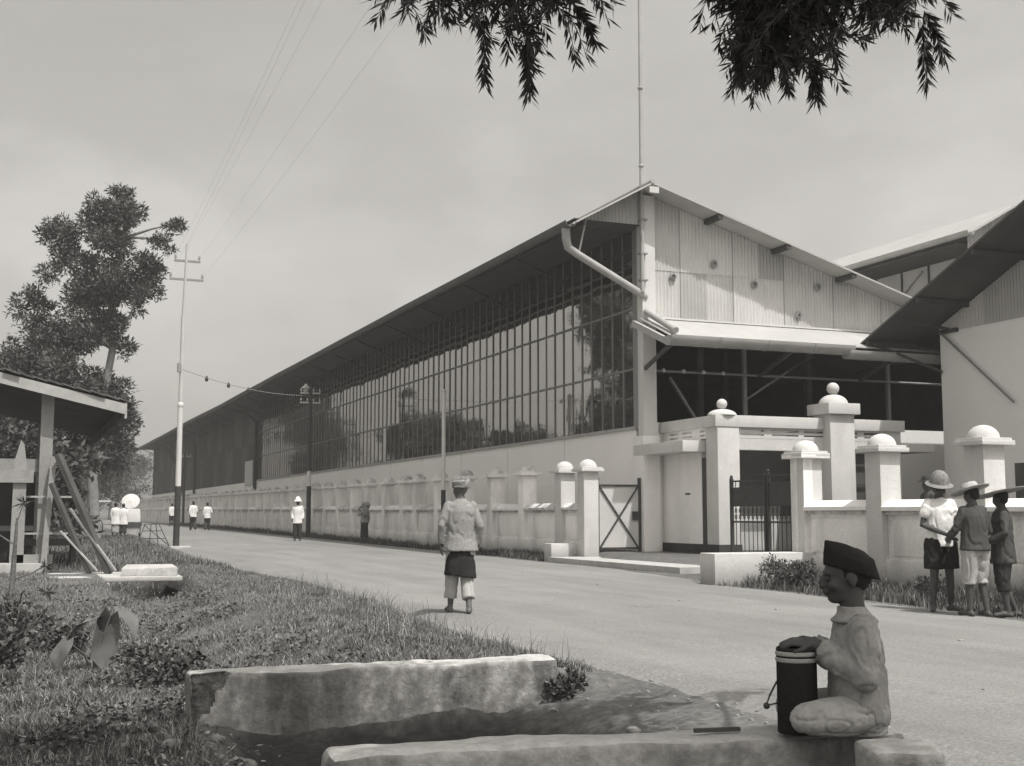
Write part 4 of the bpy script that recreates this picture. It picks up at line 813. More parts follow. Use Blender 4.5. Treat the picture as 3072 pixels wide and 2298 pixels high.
# overhanging tree above the camera: drooping sprays of narrow leaves
ov = empty('overhanging_tree', (3.5, -1.6, -0.1), label='tree with drooping sprays of narrow leaves hanging into the sky', cat='tree')
OB = np.array([3.5, -1.6, -0.1])
MB().tube([(0, 0, -0.2), (0.05, 0.1, 2), (-0.1, 0.6, 3.8), (-0.3, 1.6, 5.2)], [0.24, 0.2, 0.16, 0.11], 12).build('trunk', M_bark, ov)
hubs = [(1.96, 6.52, 4.28), (2.13, 6.45, 4.24), (2.3, 6.4, 4.18), (2.49, 6.32, 4.24), (2.59, 6.28, 4.01), (2.68, 6.25, 4.21), (2.79, 6.2, 4.18), (2.53, 6.3, 4.36), (3.79, 5.82, 4.28), (3.84, 5.8, 4.11), (3.94, 5.76, 3.96), (4.05, 5.7, 4.16), (3.9, 5.78, 4.28), (4.13, 5.65, 4.01), (4.29, 5.58, 4.24), (4.05, 5.7, 3.84), (3.89, 5.8, 3.9), (4.46, 5.5, 4.18), (4.6, 5.42, 4.11), (4.67, 5.4, 4.26), (5.3, 5.1, 4.51)]
mb = MB()
for h in hubs:
    e = Vector(h) - Vector(OB); a = Vector((-0.3, 1.6, 5.2)); mb.tube([a, a.lerp(e, 0.5) + Vector((0, 0, 0.6)), e + Vector((0, 0, 0.15)), e], [0.05, 0.03, 0.015, 0.008], 6)
mb.build('limbs', M_bark, ov)
LQ = []
def spray(p, d, ln, nl, L0, W0, out):
    # a drooping twig with narrow leaves on both sides
    p = np.array(p, float); d = np.array(d, float); pts = []
    for i in range(9): pts.append(p.copy()); d = d + np.array([0, 0, -0.14]); d /= np.linalg.norm(d); p = p + d * ln / 8
    pts = np.array(pts); t_ = rng.random(nl) * 7.98; i = t_.astype(int); f = (t_ - i)[:, None]; pos = pts[i] * (1 - f) + pts[i + 1] * f; dd = unit(pts[i + 1] - pts[i])
    side = unit(np.cross(dd, rng.normal(size=(nl, 3)))); dr = unit(dd * 0.9 + side * 0.75 + np.array([0, 0, -0.15]))
    out.append(leaf_quads(pos, dr, L0 * rng.uniform(0.6, 1.25, nl), W0 * rng.uniform(0.7, 1.2, nl))); return pts
tw = MB()
for j, h in enumerate(hubs):
    big = 8 <= j <= 16
    for s_ in range(26 if big else 13):
        a = random.uniform(0, 6.28); d = (math.cos(a) * 0.8, math.sin(a) * 0.8, random.uniform(-0.6, 0.45)); c = (h[0] + random.gauss(0, 0.06), h[1] + random.gauss(0, 0.12), h[2] + random.gauss(0, 0.07))
        pts = spray(c, d, random.uniform(0.17, 0.31), 30, 0.095, 0.0075, LQ)
        tw.tube([tuple(q - OB) for q in pts], [0.004] * 5 + [0.002] * 4, 4)
for c, d, ln in (((2.38, 6.36, 4.05), (0.05, 0, -1), 0.42), ((2.62, 6.3, 3.9), (0.1, 0, -1), 0.36), ((2.85, 6.15, 4.1), (0.5, -0.2, -0.5), 0.3), ((4.12, 5.66, 3.78), (0.12, 0, -1), 0.26), ((3.75, 5.8, 3.85), (-0.2, 0, -1), 0.24), ((4.7, 5.42, 3.98), (0.1, 0, -1), 0.36), ((4.7, 5.4, 4.05), (0.4, -0.2, -0.6), 0.3)):
    for r_ in range(3):
        pts = spray(c, d, ln * random.uniform(0.8, 1.05), 46, 0.095, 0.0075, LQ); tw.tube([tuple(q - OB) for q in pts], 0.0035, 4)
tag(tw.build('twigs', M_bark, ov), kind='stuff')
# the rest of the crown, above and behind the frame, shades the near bank
shade = [(2.4, 5.7, 4.9, 0.7), (3.2, 5.5, 4.8, 0.7), (3.9, 5.2, 4.8, 0.7), (2.6, 4.9, 5.1, 0.8), (3.4, 4.6, 5.0, 0.8), (4.0, 4.2, 5.0, 0.7), (3.0, 3.9, 5.2, 0.8), (2.2, 4.2, 5.4, 0.8), (3.6, 3.4, 5.0, 0.75), (2.6, 3.1, 5.3, 0.8), (3.3, 2.5, 5.0, 0.75), (3.9, 2.7, 4.7, 0.6), (1.6, 5.3, 5.2, 0.7), (0.9, 5.2, 5.4, 0.7), (0.2, 5.1, 5.5, 0.7), (-0.6, 5.0, 5.7, 0.7), (3.4, 1.2, 5.6, 1.0), (2.6, 1.2, 6.0, 1.0), (3.5, -0.6, 6.4, 1.2)]
V = cloud(shade, 60000, 0.12, 0.018, -0.5)
LQ.append(V); V = np.concatenate(LQ) - OB
quads('crown', V, M_leaf, rng.choice(3, len(V), p=(0.75, 0.2, 0.05)), ov)

# grass: three-vertex-pair blades, bent
def blades(name, pts, hh, ww, mix, label, lean=0.35, seg=2):
    n = len(pts); a = rng.random(n) * 2 * math.pi; b = rng.random(n) * 2 * math.pi; side = np.stack([np.cos(a), np.sin(a), np.zeros(n)], 1); ln = np.stack([np.cos(b), np.sin(b), np.zeros(n)], 1)
    cl_ = np.array([0.75 + 0.9 * max(-0.4, mnoise.noise(Vector((p[0] * 2.2, p[1] * 2.2, 1)))) for p in pts]); h = (hh * rng.uniform(0.5, 1.35, n) * cl_)[:, None]; w = ww * rng.uniform(0.6, 1.3, n)[:, None]; l1 = lean * rng.uniform(0.1, 1.0, n)[:, None]
    p0 = pts; p1 = pts + np.array([0, 0, 1.0]) * h * 0.55 + ln * h * l1 * 0.35; p2 = pts + np.array([0, 0, 1.0]) * h * (1 - 0.35 * l1) + ln * h * l1 * 1.1
    V = np.concatenate([np.stack([p0 - side * w, p0 + side * w, p1 + side * w * 0.75, p1 - side * w * 0.75], 1), np.stack([p1 - side * w * 0.75, p1 + side * w * 0.75, p2 + side * w * 0.12, p2 - side * w * 0.12], 1)])
    mi = rng.choice(4, n, p=mix); o = quads(name, V, M_grass, np.concatenate([mi, mi])); return tag(o, label, 'grass', kind='stuff')
def scatter(n, x0, x1, y0, y1, ok, clump=0.0):
    out = []
    while len(out) < n:
        X = rng.uniform(x0, x1, n); Y = y0 + (y1 - y0) * rng.random(n) ** 1.5
        for x, y_ in zip(X, Y):
            d = ok(x, y_)
            if d > 0 and random.random() < d:
                out.append((x, y_, ground_h(x, y_) - 0.01))
                if len(out) >= n: break
    return np.array(out)
def verge(x, y_):
    e = itp(ROADL, y_) - 0.12 + 0.22 * mnoise.noise(Vector((y_ * 1.1, 4, 0))) - x
    if e < 0 or y_ < 8.62 and x > 0.9: return 0
    if 22.0 < y_ < 24.1 and 0.6 < x < 2.75: return 0
    if 21.0 < y_ < 24.5 and 0.7 < x < 2.6: return 0.15
    return (0.35 + 0.9 * max(0, mnoise.noise(Vector((x * 1.3, y_ * 1.3, 0))) + 0.4)) * min(1, 0.4 + e * 1.4)
pts = scatter(120000, -0.6, 4.8, 8.3, 26, verge)
blades('verge_grass', pts, 0.07, 0.0038, (0.15, 0.42, 0.30, 0.13), 'short rough grass on the roadside bank', 0.95)
pts = scatter(26000, -4, 5.4, 25, 62, lambda x, y_: 0 if x > itp(ROADL, y_) - 0.3 else 0.2 + 0.8 * max(0, mnoise.noise(Vector((x * 0.7, y_ * 0.5, 3))) + 0.35))
blades('far_verge_grass', pts, 0.13, 0.011, (0.3, 0.42, 0.22, 0.06), 'patchy grass beyond the stall')
pts = scatter(60000, -1.6, 1.5, 6.6, 15, lambda x, y_: 0 if (x > 1.1 and y_ < 8.65) else 0.3 + 0.8 * max(0, mnoise.noise(Vector((x * 1.6, y_ * 1.6, 8))) + 0.35))
blades('bank_grass', pts, 0.085, 0.004, (0.2, 0.38, 0.26, 0.16), 'rough grass on the near bank left of the culvert', 1.0)
pts = scatter(1500, 3.0, 4.4, 9, 18, verge); blades('tall_grass_stems', pts, 0.26, 0.0025, (0.2, 0.4, 0.2, 0.2), 'taller seeding grass stems along the verge', 0.7)
# strip of dark grass at the foot of the street wall, and weeds by the corner wall
def strip(x, y_): return 0 if y_ < 29.0 else (0.3 + 0.9 * max(0, mnoise.noise(Vector((x * 1.2, y_ * 0.45, 2))) + 0.3)) * (1 if x > 12.5 + 0.15 * mnoise.noise(Vector((y_, 0, 0))) else 0.15)
pts = scatter(30000, 12.2, 13.15, 29, 110, strip); blades('wall_foot_grass', pts, 0.22, 0.012, (0.62, 0.3, 0.07, 0.01), 'dark grass strip at the foot of the street wall')
def weeds(x, y_): return (0.15 + 1.0 * max(0, mnoise.noise(Vector((x * 1.1, y_ * 0.8, 2))) + 0.25)) * (1 if x > 11.5 else 0.25)
pts = scatter(26000, 11.0, 13.1, 8.5, 18.2, weeds); blades('corner_weeds', pts, 0.20, 0.007, (0.42, 0.4, 0.15, 0.03), 'unkempt grass and weeds below the corner wall', 0.5)
def shrub(name, c, r, n, L, Wd, label, mix=(0.5, 0.38, 0.12), group=None):
    s_ = empty(name, (c[0], c[1], ground_h(c[0], c[1])), label=label, cat='shrub', group=group); b = np.array(s_.location)
    cl = [(c[0] + random.gauss(0, r * 0.45), c[1] + random.gauss(0, r * 0.45), b[2] + r * random.uniform(0.2, 0.8), r * random.uniform(0.3, 0.55)) for i in range(9)]
    mb = MB()
    for k_ in cl: mb.tube([(0, 0, 0), tuple(np.array(k_[:3]) - b)], [0.012, 0.005], 5)
    mb.build('stems', M_bark, s_); quads('foliage', cloud(cl, n, L, Wd, 0.3) - b, M_leaf, rng.choice(3, n, p=mix), s_); return s_
shrub('roadside_shrub', (12.1, 17.5), 0.5, 3600, 0.06, 0.014, 'leafy shrub growing against the low white culvert block', (0.4, 0.4, 0.2))
shrub('roadside_shrub', (12.3, 16.2), 0.3, 1200, 0.06, 0.014, 'low weed clump below the corner wall between its first pillars', (0.45, 0.4, 0.15))
shrub('roadside_shrub', (12.2, 14.3), 0.28, 1000, 0.06, 0.014, 'low weed clump below the corner wall behind the boy', (0.45, 0.4, 0.15))
shrub('bank_shrub', (0.45, 13.0), 0.34, 1100, 0.05, 0.017, 'small round-leaved bush on the bank above the broad leaves', (0.45, 0.35, 0.2))
shrub('bank_shrub', (1.15, 10.4), 0.30, 900, 0.05, 0.02, 'small bush with rounded leaves beside the broad-leaved plant', (0.5, 0.3, 0.2))
shrub('bank_shrub', (-0.25, 11.2), 0.36, 1200, 0.07, 0.022, 'dark leafy bush at the edge of the bank', (0.6, 0.3, 0.1))
shrub('bank_shrub', (-0.05, 14.8), 0.42, 1200, 0.09, 0.014, 'spiky dark bush below the limewashed block', (0.55, 0.35, 0.1))
shrub('ditch_shrub', (2.75, 8.75), 0.1, 300, 0.05, 0.012, 'tuft of weeds at the parapet back') if False else None
shrub('ditch_shrub', (3.72, 8.3), 0.15, 800, 0.05, 0.012, 'dark weed tuft at the road end of the stained parapet', (0.6, 0.3, 0.1))
# thin sapling with narrow leaves
sp = empty('sapling', (0.0, 17.6, -0.1), label='thin dark sapling with star-like narrow leaf tufts below the stall', cat='sapling')
MB().tube([(0, 0, -0.1), (0.03, 0, 0.6), (0.05, 0, 1.25)], [0.045, 0.035, 0.015], 7).build('stem', M_bark, sp); mb = MB(); LS = []
for (z, e) in ((0.45, (0.42, -0.1, 0.62)), (0.9, (-0.35, 0.1, 1.2)), (1.15, (0.12, 0.05, 1.45)), (0.3, (-0.3, -0.1, 0.5)), (0.2, (0.45, 0, 0.28))):
    mb.tube([(0.03, 0, z), ((0.03 + e[0]) / 2, e[1] / 2, (z + e[2]) / 2 - 0.02), e], [0.012, 0.009, 0.006], 5); n = 26; d = unit(rng.normal(size=(n, 3)) + np.array([e[0], 0, -0.1])); LS.append(leaf_quads(np.tile(np.array(e), (n, 1)), d, np.full(n, 0.16) * rng.uniform(0.6, 1.2, n), np.full(n, 0.012)))
mb.build('branches', M_bark, sp); V = np.concatenate(LS); quads('leaves', V, M_leaf, rng.choice(3, len(V), p=(0.6, 0.3, 0.1)), sp)
# broad-leaved plant (heart-shaped leaves on stalks)
M_big = mat('broad_leaf', 0.115, 0.15, 8, 0.55, 0.004, 30, spec=0.4)
bl = empty('broad_leaf_plant', (0.72, 11.4, -0.3), label='plant with a few very broad heart-shaped leaves on the bank', cat='plant')
def heart(L_, Wd, curl):
    vs = []; fs = []; n = 10
    for i in range(n + 1):
        t_ = i / n; w = Wd * (math.sin(math.pi * min(1, t_ * 0.92 + 0.10)) ** 0.8) * (1.15 - 0.55 * t_)
        if t_ > 0.97: w = 0.002
        for s_ in (-1, -0.5, 0, 0.5, 1):
            yb = -0.16 * L_ * abs(s_) * max(0, 1 - t_ * 3.5)
            vs.append((s_ * w, t_ * L_ + yb, -curl * t_ * t_ * L_ + 0.10 * abs(s_) * w + 0.01 * math.sin(t_ * 9 + s_ * 3)))
    for i in range(n):
        for j in range(4): fs.append((i * 5 + j, i * 5 + j + 1, i * 5 + 6 + j, i * 5 + 5 + j))
    return MB().add(vs, fs, True)
for (loc, rot, L_, Wd) in (((0.10, 0.0, 0.62), (R(-72), R(18), R(-35)), 0.44, 0.13), ((0.05, -0.05, 0.48), (R(-78), R(-12), R(28)), 0.40, 0.15), ((0.0, 0.1, 0.6), (R(-18), R(4), R(85)), 0.36, 0.12), ((0.25, -0.1, 0.30), (R(-64), R(0), R(-70)), 0.26, 0.10), ((-0.25, 0.0, 0.42), (R(-50), 0, R(130)), 0.3, 0.11), ((0.2, 0.2, 0.66), (R(-30), 0, R(-140)), 0.3, 0.1)):
    q = heart(L_, Wd, 0.35).build('leaf', M_big, bl); q.location = loc; q.rotation_euler = rot; MB().tube([(0, 0, 0), (loc[0] * 0.4, loc[1] * 0.4, loc[2] * 0.7), loc], [0.012, 0.010, 0.006], 6).build('stalk', M_leaf[1], bl)
# litter of dry leaves and gravel on the near bank
pts = scatter(3500, -1.2, 1.6, 6.2, 8.6, lambda x, y_: 0.3 if y_ > 7.6 else 1.0)
V = leaf_quads(pts + np.array([0, 0, 0.02]), unit(rng.normal(size=(len(pts), 3)) * np.array([1, 1, 0.25])), 0.05 * rng.uniform(0.5, 1.3, len(pts)), 0.009 * rng.uniform(0.6, 1.5, len(pts)))
tag(quads('leaf_litter', V, M_grass, rng.choice(4, len(V), p=(0.15, 0.25, 0.3, 0.3))), 'dry leaf litter on the near bank', 'litter', kind='stuff')

# low broad-leaved weeds scattered through the near grass
pts = scatter(9000, -1.4, 2.6, 8.0, 20, lambda x, y_: 0 if (x > 1.0 and y_ < 8.7) or (21 < y_ < 25 and x > 0.4) else max(0, mnoise.noise(Vector((x * 1.4, y_ * 1.1, 30)))) * 2.2)
V = leaf_quads(pts + np.stack([np.zeros(len(pts)), np.zeros(len(pts)), rng.uniform(0.01, 0.13, len(pts))], 1), unit(rng.normal(size=(len(pts), 3)) * np.array([1, 1, 0.5])), 0.045 * rng.uniform(0.5, 1.4, len(pts)), 0.013 * rng.uniform(0.6, 1.4, len(pts)))
tag(quads('low_weeds', V, M_leaf + [M_grass[1]], rng.choice(4, len(V), p=(0.25, 0.3, 0.3, 0.15))), 'low broad-leaved weeds among the bank grass', 'weeds', kind='stuff')
# ================================================================== PEOPLE
M_skin = mat('brown_skin', 0.07, 0.1, 8, 0.6, spec=0.3); M_skin2 = mat('brown_skin_lit', 0.11, 0.1, 8, 0.6, spec=0.3)  # darker tone has the boy's face shade put in; lighter copy is sunlit
M_hair = mat('black_hair', 0.02, 0.2, 20, 0.7); M_eye = mat('eye_white', 0.05, 0.05, 5, 0.3)
def cloth(name, v, var=0.08, **k): return mat(name, v, var, 6, 0.95, 0.006, 35, spec=0.1, fine=0.06, **k)
C_shirt = cloth('pale_cotton', 0.24); C_boy = mat('boys_cotton', 0.29, 0.14, 9, 0.95, 0.005, 45, spec=0.1, fine=0.08); C_boy2 = mat('boys_trousers', 0.36, 0.14, 9, 0.95, 0.005, 45, spec=0.1, fine=0.08); C_white = cloth('white_cotton', 0.72); C_dark = cloth('dark_cloth', 0.045, 0.3); C_black = cloth('black_cloth', 0.028, 0.2); C_grey = cloth('grey_cloth', 0.07, 0.2)
C_khaki = cloth('washed_khaki', 0.36, 0.15); C_straw = mat('straw_hat', 0.40, 0.2, 30, 0.9, 0.004, 80, fine=0.15); C_felt = cloth('dark_felt', 0.06); C_straw2 = mat('woven_hat', 0.20, 0.3, 25, 0.9, 0.004, 80, fine=0.2)
C_batik = mat('patterned_cloth', 0.22, 0.5, 22, 0.95, stain=0.9, stain_v=0.06, stain_scale=18)
JUNK = []; SCR = bpy.data.scenes.new('scratch')     # small scratch scene, removed again below
def remesh(name, mb, voxel, m, parent, fold=0.0, fs=9.0, stretch=(1, 1, 0.45), smooth=2, seed=0.0, crease=False):
    me = mb.mesh(name + '_raw'); bm = bmesh.new(); bm.from_mesh(me); bmesh.ops.recalc_face_normals(bm, faces=bm.faces); bm.to_mesh(me); bm.free()
    tmp = bpy.data.objects.new('tmp', me); SCR.collection.objects.link(tmp); md = tmp.modifiers.new('r', 'REMESH'); md.mode = 'VOXEL'; md.voxel_size = voxel
    if smooth: sm = tmp.modifiers.new('s', 'SMOOTH'); sm.iterations = smooth; sm.factor = 0.5
    SCR.view_layers[0].update(); dg = SCR.view_layers[0].depsgraph; new = bpy.data.meshes.new_from_object(tmp.evaluated_get(dg)); SCR.collection.objects.unlink(tmp); JUNK.append(tmp); JUNK.append(me)
    if fold:
        n_ = len(new.vertices); co = np.empty(n_ * 3, np.float32); no = np.empty(n_ * 3, np.float32); new.vertices.foreach_get('co', co); new.vertex_normals.foreach_get('vector', no)
        co = co.reshape(-1, 3); no = no.reshape(-1, 3); am = np.empty(n_, np.float32)
        for i_ in range(n_):
            p = Vector((co[i_, 0] * stretch[0], co[i_, 1] * stretch[1], co[i_, 2] * stretch[2])) * fs + Vector((seed, seed, 0))
            n0 = mnoise.noise(p); am[i_] = (0.55 * mnoise.noise(p * 0.6 + Vector((7, 0, 0))) - 1.1 * max(0, 1 - abs(n0) * 4.5) + 0.45 * max(0, 1 - abs(n0 - 0.22) * 6)) if crease else (1 - 2 * abs(n0)) * 0.8 + mnoise.noise(p * 2.3) * 0.5 - 0.3
        co += no * (fold * am)[:, None]; new.vertices.foreach_set('co', co.ravel())
    new.polygons.foreach_set('use_smooth', [True] * len(new.polygons)); new.name = name; new.update();
    return link(name, new, m, parent)
def rings(mb, rs, n=18):
    # closed loft of horizontal ellipses (cx, cy, z, rx, ry)
    vs = []; fs = []
    for cx_, cy_, z, rx, ry in rs:
        for k_ in range(n): a = 2 * math.pi * k_ / n; vs.append((cx_ + rx * math.cos(a), cy_ + ry * math.sin(a), z))
    for i in range(len(rs) - 1):
        for k_ in range(n): fs.append((i * n + k_, i * n + (k_ + 1) % n, (i + 1) * n + (k_ + 1) % n, (i + 1) * n + k_))
    fs.append(tuple(range(n - 1, -1, -1))); fs.append(tuple((len(rs) - 1) * n + k_ for k_ in range(n))); return mb.add(vs, fs, True)
def limb(mb, pts, rad, n=12):
    mb.tube(pts, rad, n); mb.ball(pts[0], rad[0] * 0.99, 10, 8); mb.ball(pts[-1], rad[-1] * 0.99, 10, 8); return mb
def hand(mb, wr, d, pn, s=1.0, curl=0.5, thumb_side=1):
    # wrist point, pointing direction, palm normal: palm, four unequal curled fingers and a thumb off the side
    wr, d, pn = Vector(wr), Vector(d).normalized(), Vector(pn); pn = (pn - d * pn.dot(d)).normalized(); sd = d.cross(pn)
    rot = Matrix((sd, d, pn)).transposed()
    mb.ball(wr + d * 0.05 * s, 0.05 * s, 10, 8, sx=0.80, sy=1.0, sz=0.34, rot=rot); limb(mb, [wr - d * 0.02 * s, wr + d * 0.03 * s], [0.026 * s, 0.028 * s], 8)
    for i, (o_, l) in enumerate(((-0.031, 0.060), (-0.011, 0.075), (0.010, 0.072), (0.030, 0.055))):
        b = wr + d * 0.088 * s + sd * o_ * s; m1 = b + (d * math.cos(curl * 0.5) + pn * math.sin(curl * 0.5)) * l * 0.5 * s; e = m1 + (d * math.cos(curl * 1.5) + pn * math.sin(curl * 1.5)) * l * 0.5 * s
        limb(mb, [b - d * 0.02 * s, b, m1, e], [0.0105 * s, 0.010 * s, 0.009 * s, 0.0075 * s], 7)
    b = wr + d * 0.03 * s + sd * thumb_side * 0.032 * s; m1 = b + (d * 0.6 + sd * thumb_side * 0.75 + pn * 0.2).normalized() * 0.035 * s; e = m1 + (d * 0.9 + pn * 0.4 + sd * thumb_side * 0.15).normalized() * 0.03 * s
    limb(mb, [b, m1, e], [0.012 * s, 0.011 * s, 0.009 * s], 7)
def head_parts(mb, c, yaw=0.0, pitch=0.0, s=1.0):
    # cranium, face mask, jaw, nose, lips, ears; returns transform
    T_ = Matrix.Translation(Vector(c)) @ Matrix.Rotation(yaw, 4, 'Z') @ Matrix.Rotation(pitch, 4, 'X') @ Matrix.Scale(s, 4); R3 = (Matrix.Rotation(yaw, 3, 'Z') @ Matrix.Rotation(pitch, 3, 'X'))
    def b(p, r, sx=1, sy=1, sz=1): mb.ball(T_ @ Vector(p), r * s, 14, 10, sx, sy, sz, R3)
    b((0, -0.012, 0.025), 0.096, 0.80, 1.02, 0.98); b((0, 0.030, -0.022), 0.072, 0.84, 0.86, 1.12); b((0, 0.052, -0.078), 0.036, 1.0, 0.9, 0.75); b((0, 0.030, -0.070), 0.05, 0.95, 0.9, 0.7)
    b((0, 0.098, -0.012), 0.016, 0.7, 1.0, 1.5); b((0, 0.101, -0.030), 0.017, 1.05, 0.9, 0.7); b((0, 0.091, -0.055), 0.018, 1.3, 0.6, 0.55); b((0, 0.078, 0.022), 0.03, 1.7, 0.5, 0.45)
    for q in (-1, 1): b((q * 0.077, -0.008, -0.008), 0.024, 0.35, 0.8, 1.25); b((q * 0.042, 0.066, -0.028), 0.026, 0.9, 0.8, 0.9)
    return T_
def hat(kind, parent, T_, m):
    mb = MB()
    prof = {'pith': [(0.185, 0.015), (0.19, 0.022), (0.135, 0.05), (0.125, 0.10), (0.10, 0.16), (0.06, 0.20), (0.015, 0.215)], 'flat': [(0.25, 0.03), (0.255, 0.04), (0.12, 0.065), (0.11, 0.11), (0.095, 0.13), (0.02, 0.14)],
            'felt': [(0.165, 0.03), (0.17, 0.04), (0.108, 0.05), (0.104, 0.10), (0.09, 0.13), (0.02, 0.135)], 'wide': [(0.34, 0.045), (0.345, 0.055), (0.12, 0.075), (0.08, 0.10), (0.02, 0.11)]}[kind]
    mb.lathe((0, 0, 0), prof, 22, 0.95, 1.05); o = mb.build('hat', m, parent); o.matrix_local = T_ @ Matrix.Rotation(R(-4), 4, 'X') @ Matrix.Translation((0, -0.01, 0.03)); return o
def person(label, loc, rz, h, P_={}, wear=(), skin=M_skin, vox=0.012, headyaw=0, headpitch=0, group=None, hatk=None, hatm=None, hair=True, carry=None):
    r = empty('person', loc, rz, label, 'person', group); s = h / 1.72
    J = dict(sh=(0.165, 0, 1.405), elL=(-0.215, -0.02, 1.13), wrL=(-0.225, 0.05, 0.89), elR=(0.215, -0.02, 1.13), wrR=(0.225, 0.05, 0.89), knL=(-0.095, 0.03, 0.49), anL=(-0.10, -0.02, 0.075), knR=(0.095, 0.03, 0.49), anR=(0.10, -0.02, 0.075), toeL=None, toeR=None, hdir=(0, 0.15, -1), lean=0.0)
    J.update(P_); ln = J['lean']
    def V(p): p = Vector(p); p.y += ln * max(0, p.z - 0.9); return p * s
    mb = MB(); tr_ = [(0, 0, 0.83, 0.145, 0.105), (0, -0.005, 0.92, 0.165, 0.118), (0, 0, 1.04, 0.138, 0.10), (0, 0.005, 1.2, 0.155, 0.112), (0, 0, 1.33, 0.175, 0.108), (0, -0.005, 1.40, 0.15, 0.085), (0, -0.005, 1.45, 0.075, 0.062), (0, 0.0, 1.52, 0.055, 0.058)]
    rings(mb, [(a * s, (b + ln * max(0, z - 0.9)) * s, z * s, rx * s, ry * s) for a, b, z, rx, ry in tr_])
    for q, S_ in ((-1, 'L'), (1, 'R')):
        sh = V((q * J['sh'][0], J['sh'][1], J['sh'][2])); el = V(J['el' + S_]); wr = V(J['wr' + S_])
        limb(mb, [sh, sh.lerp(el, 0.5), el, el.lerp(wr, 0.4), wr], [x * s for x in (0.050, 0.046, 0.040, 0.039, 0.027)])
        d = (wr - el).normalized(); hand(mb, wr, d * 0.8 + Vector((0, 0.0, -0.2)), Vector((-q, 0.2, 0)), s * 1.0, 0.5, 1 if S_ == 'L' else -1)
        hp = Vector((q * 0.09, 0, 0.88)) * s; kn = Vector(J['kn' + S_]) * s; an = Vector(J['an' + S_]) * s
        limb(mb, [hp, hp.lerp(kn, 0.5), kn, kn.lerp(an, 0.3), an], [x * s for x in (0.088, 0.075, 0.055, 0.056, 0.036)])
        toe = Vector(J['toe' + S_]) * s if J['toe' + S_] else an + Vector((q * 0.03, 0.17, -0.045)) * s
        he = an + (an - toe).normalized() * 0.05 * s; he.z = an.z - 0.045 * s
        mb.tube([he, an.lerp(toe, 0.35) + Vector((0, 0, -0.012)) * s, toe], [0.034 * s, 0.040 * s, 0.030 * s], 10, True, 1.1); mb.ball(toe, 0.032 * s, 8, 6, sx=1.2, sz=0.7); mb.ball(he, 0.034 * s, 8, 6)
    hc = V((0, 0.012, 1.60)); T_ = head_parts(mb, hc, headyaw, headpitch, s)
    limb(mb, [V((0, -0.005, 1.44)), hc + Vector((0, -0.01, -0.03)) * s], [0.055 * s, 0.054 * s])
    body = remesh('body', mb, vox, skin, r)
    for q in (-1, 1):
        if vox <= 0.012: e = MB().ball(T_ @ Vector((q * 0.033, 0.083, 0.0)), 0.0095 * s, 8, 6).build('eye', M_hair, r)
    if hair:
        mb = MB(); mb.ball(T_ @ Vector((0, -0.022, 0.035)), 0.1 * s, 14, 10, 0.86, 1.03, 0.98, (Matrix.Rotation(headyaw, 3, 'Z'))); mb.ball(T_ @ Vector((0, -0.05, -0.02)), 0.07 * s, 12, 8, 1.05, 0.85, 0.9); remesh('hair', mb, vox, M_hair, r, smooth=1)
    for wk in wear:
        kind, m = wk[0], wk[1]; o = wk[2] if len(wk) > 2 else {}; mb = MB(); g = o.get('g', 1.17)
        if kind == 'shirt':
            z0 = o.get('z0', 0.80); fl = o.get('flare', 1.1)
            rs = [(0, 0, z0, 0.165 * g * fl, 0.125 * g * fl), (0, 0, z0 + 0.02, 0.165 * g * fl, 0.125 * g * fl)] + [(0, 0, z, rx * g, ry * g) for z, rx, ry in ((0.93, 0.168, 0.122), (1.05, 0.155, 0.115), (1.2, 0.16, 0.118), (1.32, 0.172, 0.112), (1.385, 0.155, 0.095), (1.425, 0.11, 0.08), (1.46, 0.072, 0.066))] + [(0, 0, 1.485, 0.062, 0.062)]
            if z0 > 0.9: rs = [q for i, q in enumerate(rs) if not (i > 1 and q[2] < z0 + 0.02)]
            rings(mb, [(a * s, (b + ln * max(0, z - 0.9)) * s, z * s, rx * s, ry * s) for a, b, z, rx, ry in rs])
            for q, S_ in ((-1, 'L'), (1, 'R')):
                sh = V((q * J['sh'][0], J['sh'][1], J['sh'][2])); el = V(J['el' + S_]); wr = V(J['wr' + S_]); sl = o.get('sleeve', 1.0)
                if sl <= 0.5: limb(mb, [sh + Vector((-q * 0.012, 0, -0.012)) * s, sh.lerp(el, 0.6 * sl * 2)], [0.076 * s, 0.073 * s])
                else: sh = sh + Vector((-q * 0.012, 0, -0.02)) * s; mb.tube([sh, sh.lerp(el, 0.5), el, el.lerp(wr, 0.5), el.lerp(wr, 0.93)], [x * s for x in (0.072, 0.066, 0.058, 0.054, 0.048)], 12); mb.ball(sh, 0.072 * s, 10, 8); mb.ball(el, 0.058 * s, 10, 8)
            remesh('shirt', mb, vox, m, r, o.get('fold', 0.010) * 0.9, 8 / s, (1, 1, 0.5), 1, loc[0], vox < 0.012)
        elif kind == 'trousers':
            end = o.get('end', 0.12); w = o.get('w', 1.25); rings(mb, [(0, 0, z * s, rx * s * 1.05, ry * s * 1.05) for z, rx, ry in ((0.80, 0.155, 0.11), (0.92, 0.168, 0.12), (1.02, 0.145, 0.105), (1.04, 0.143, 0.104))])
            for q, S_ in ((-1, 'L'), (1, 'R')):
                hp = Vector((q * 0.088, 0, 0.88)) * s; kn = Vector(J['kn' + S_]) * s; an = Vector(J['an' + S_]) * s; e_ = kn.lerp(an, max(0, (kn.z - end * s) / (kn.z - an.z))) if end * s < kn.z else hp.lerp(kn, (hp.z - end * s) / (hp.z - kn.z))
                if end * s < kn.z: mb.tube([hp, hp.lerp(kn, 0.5), kn, e_], [x * s * w for x in (0.09, 0.082, 0.070, 0.066)], 14)
                else: mb.tube([hp, hp.lerp(e_, 0.5), e_], [x * s * w for x in (0.092, 0.09, 0.088)], 14)
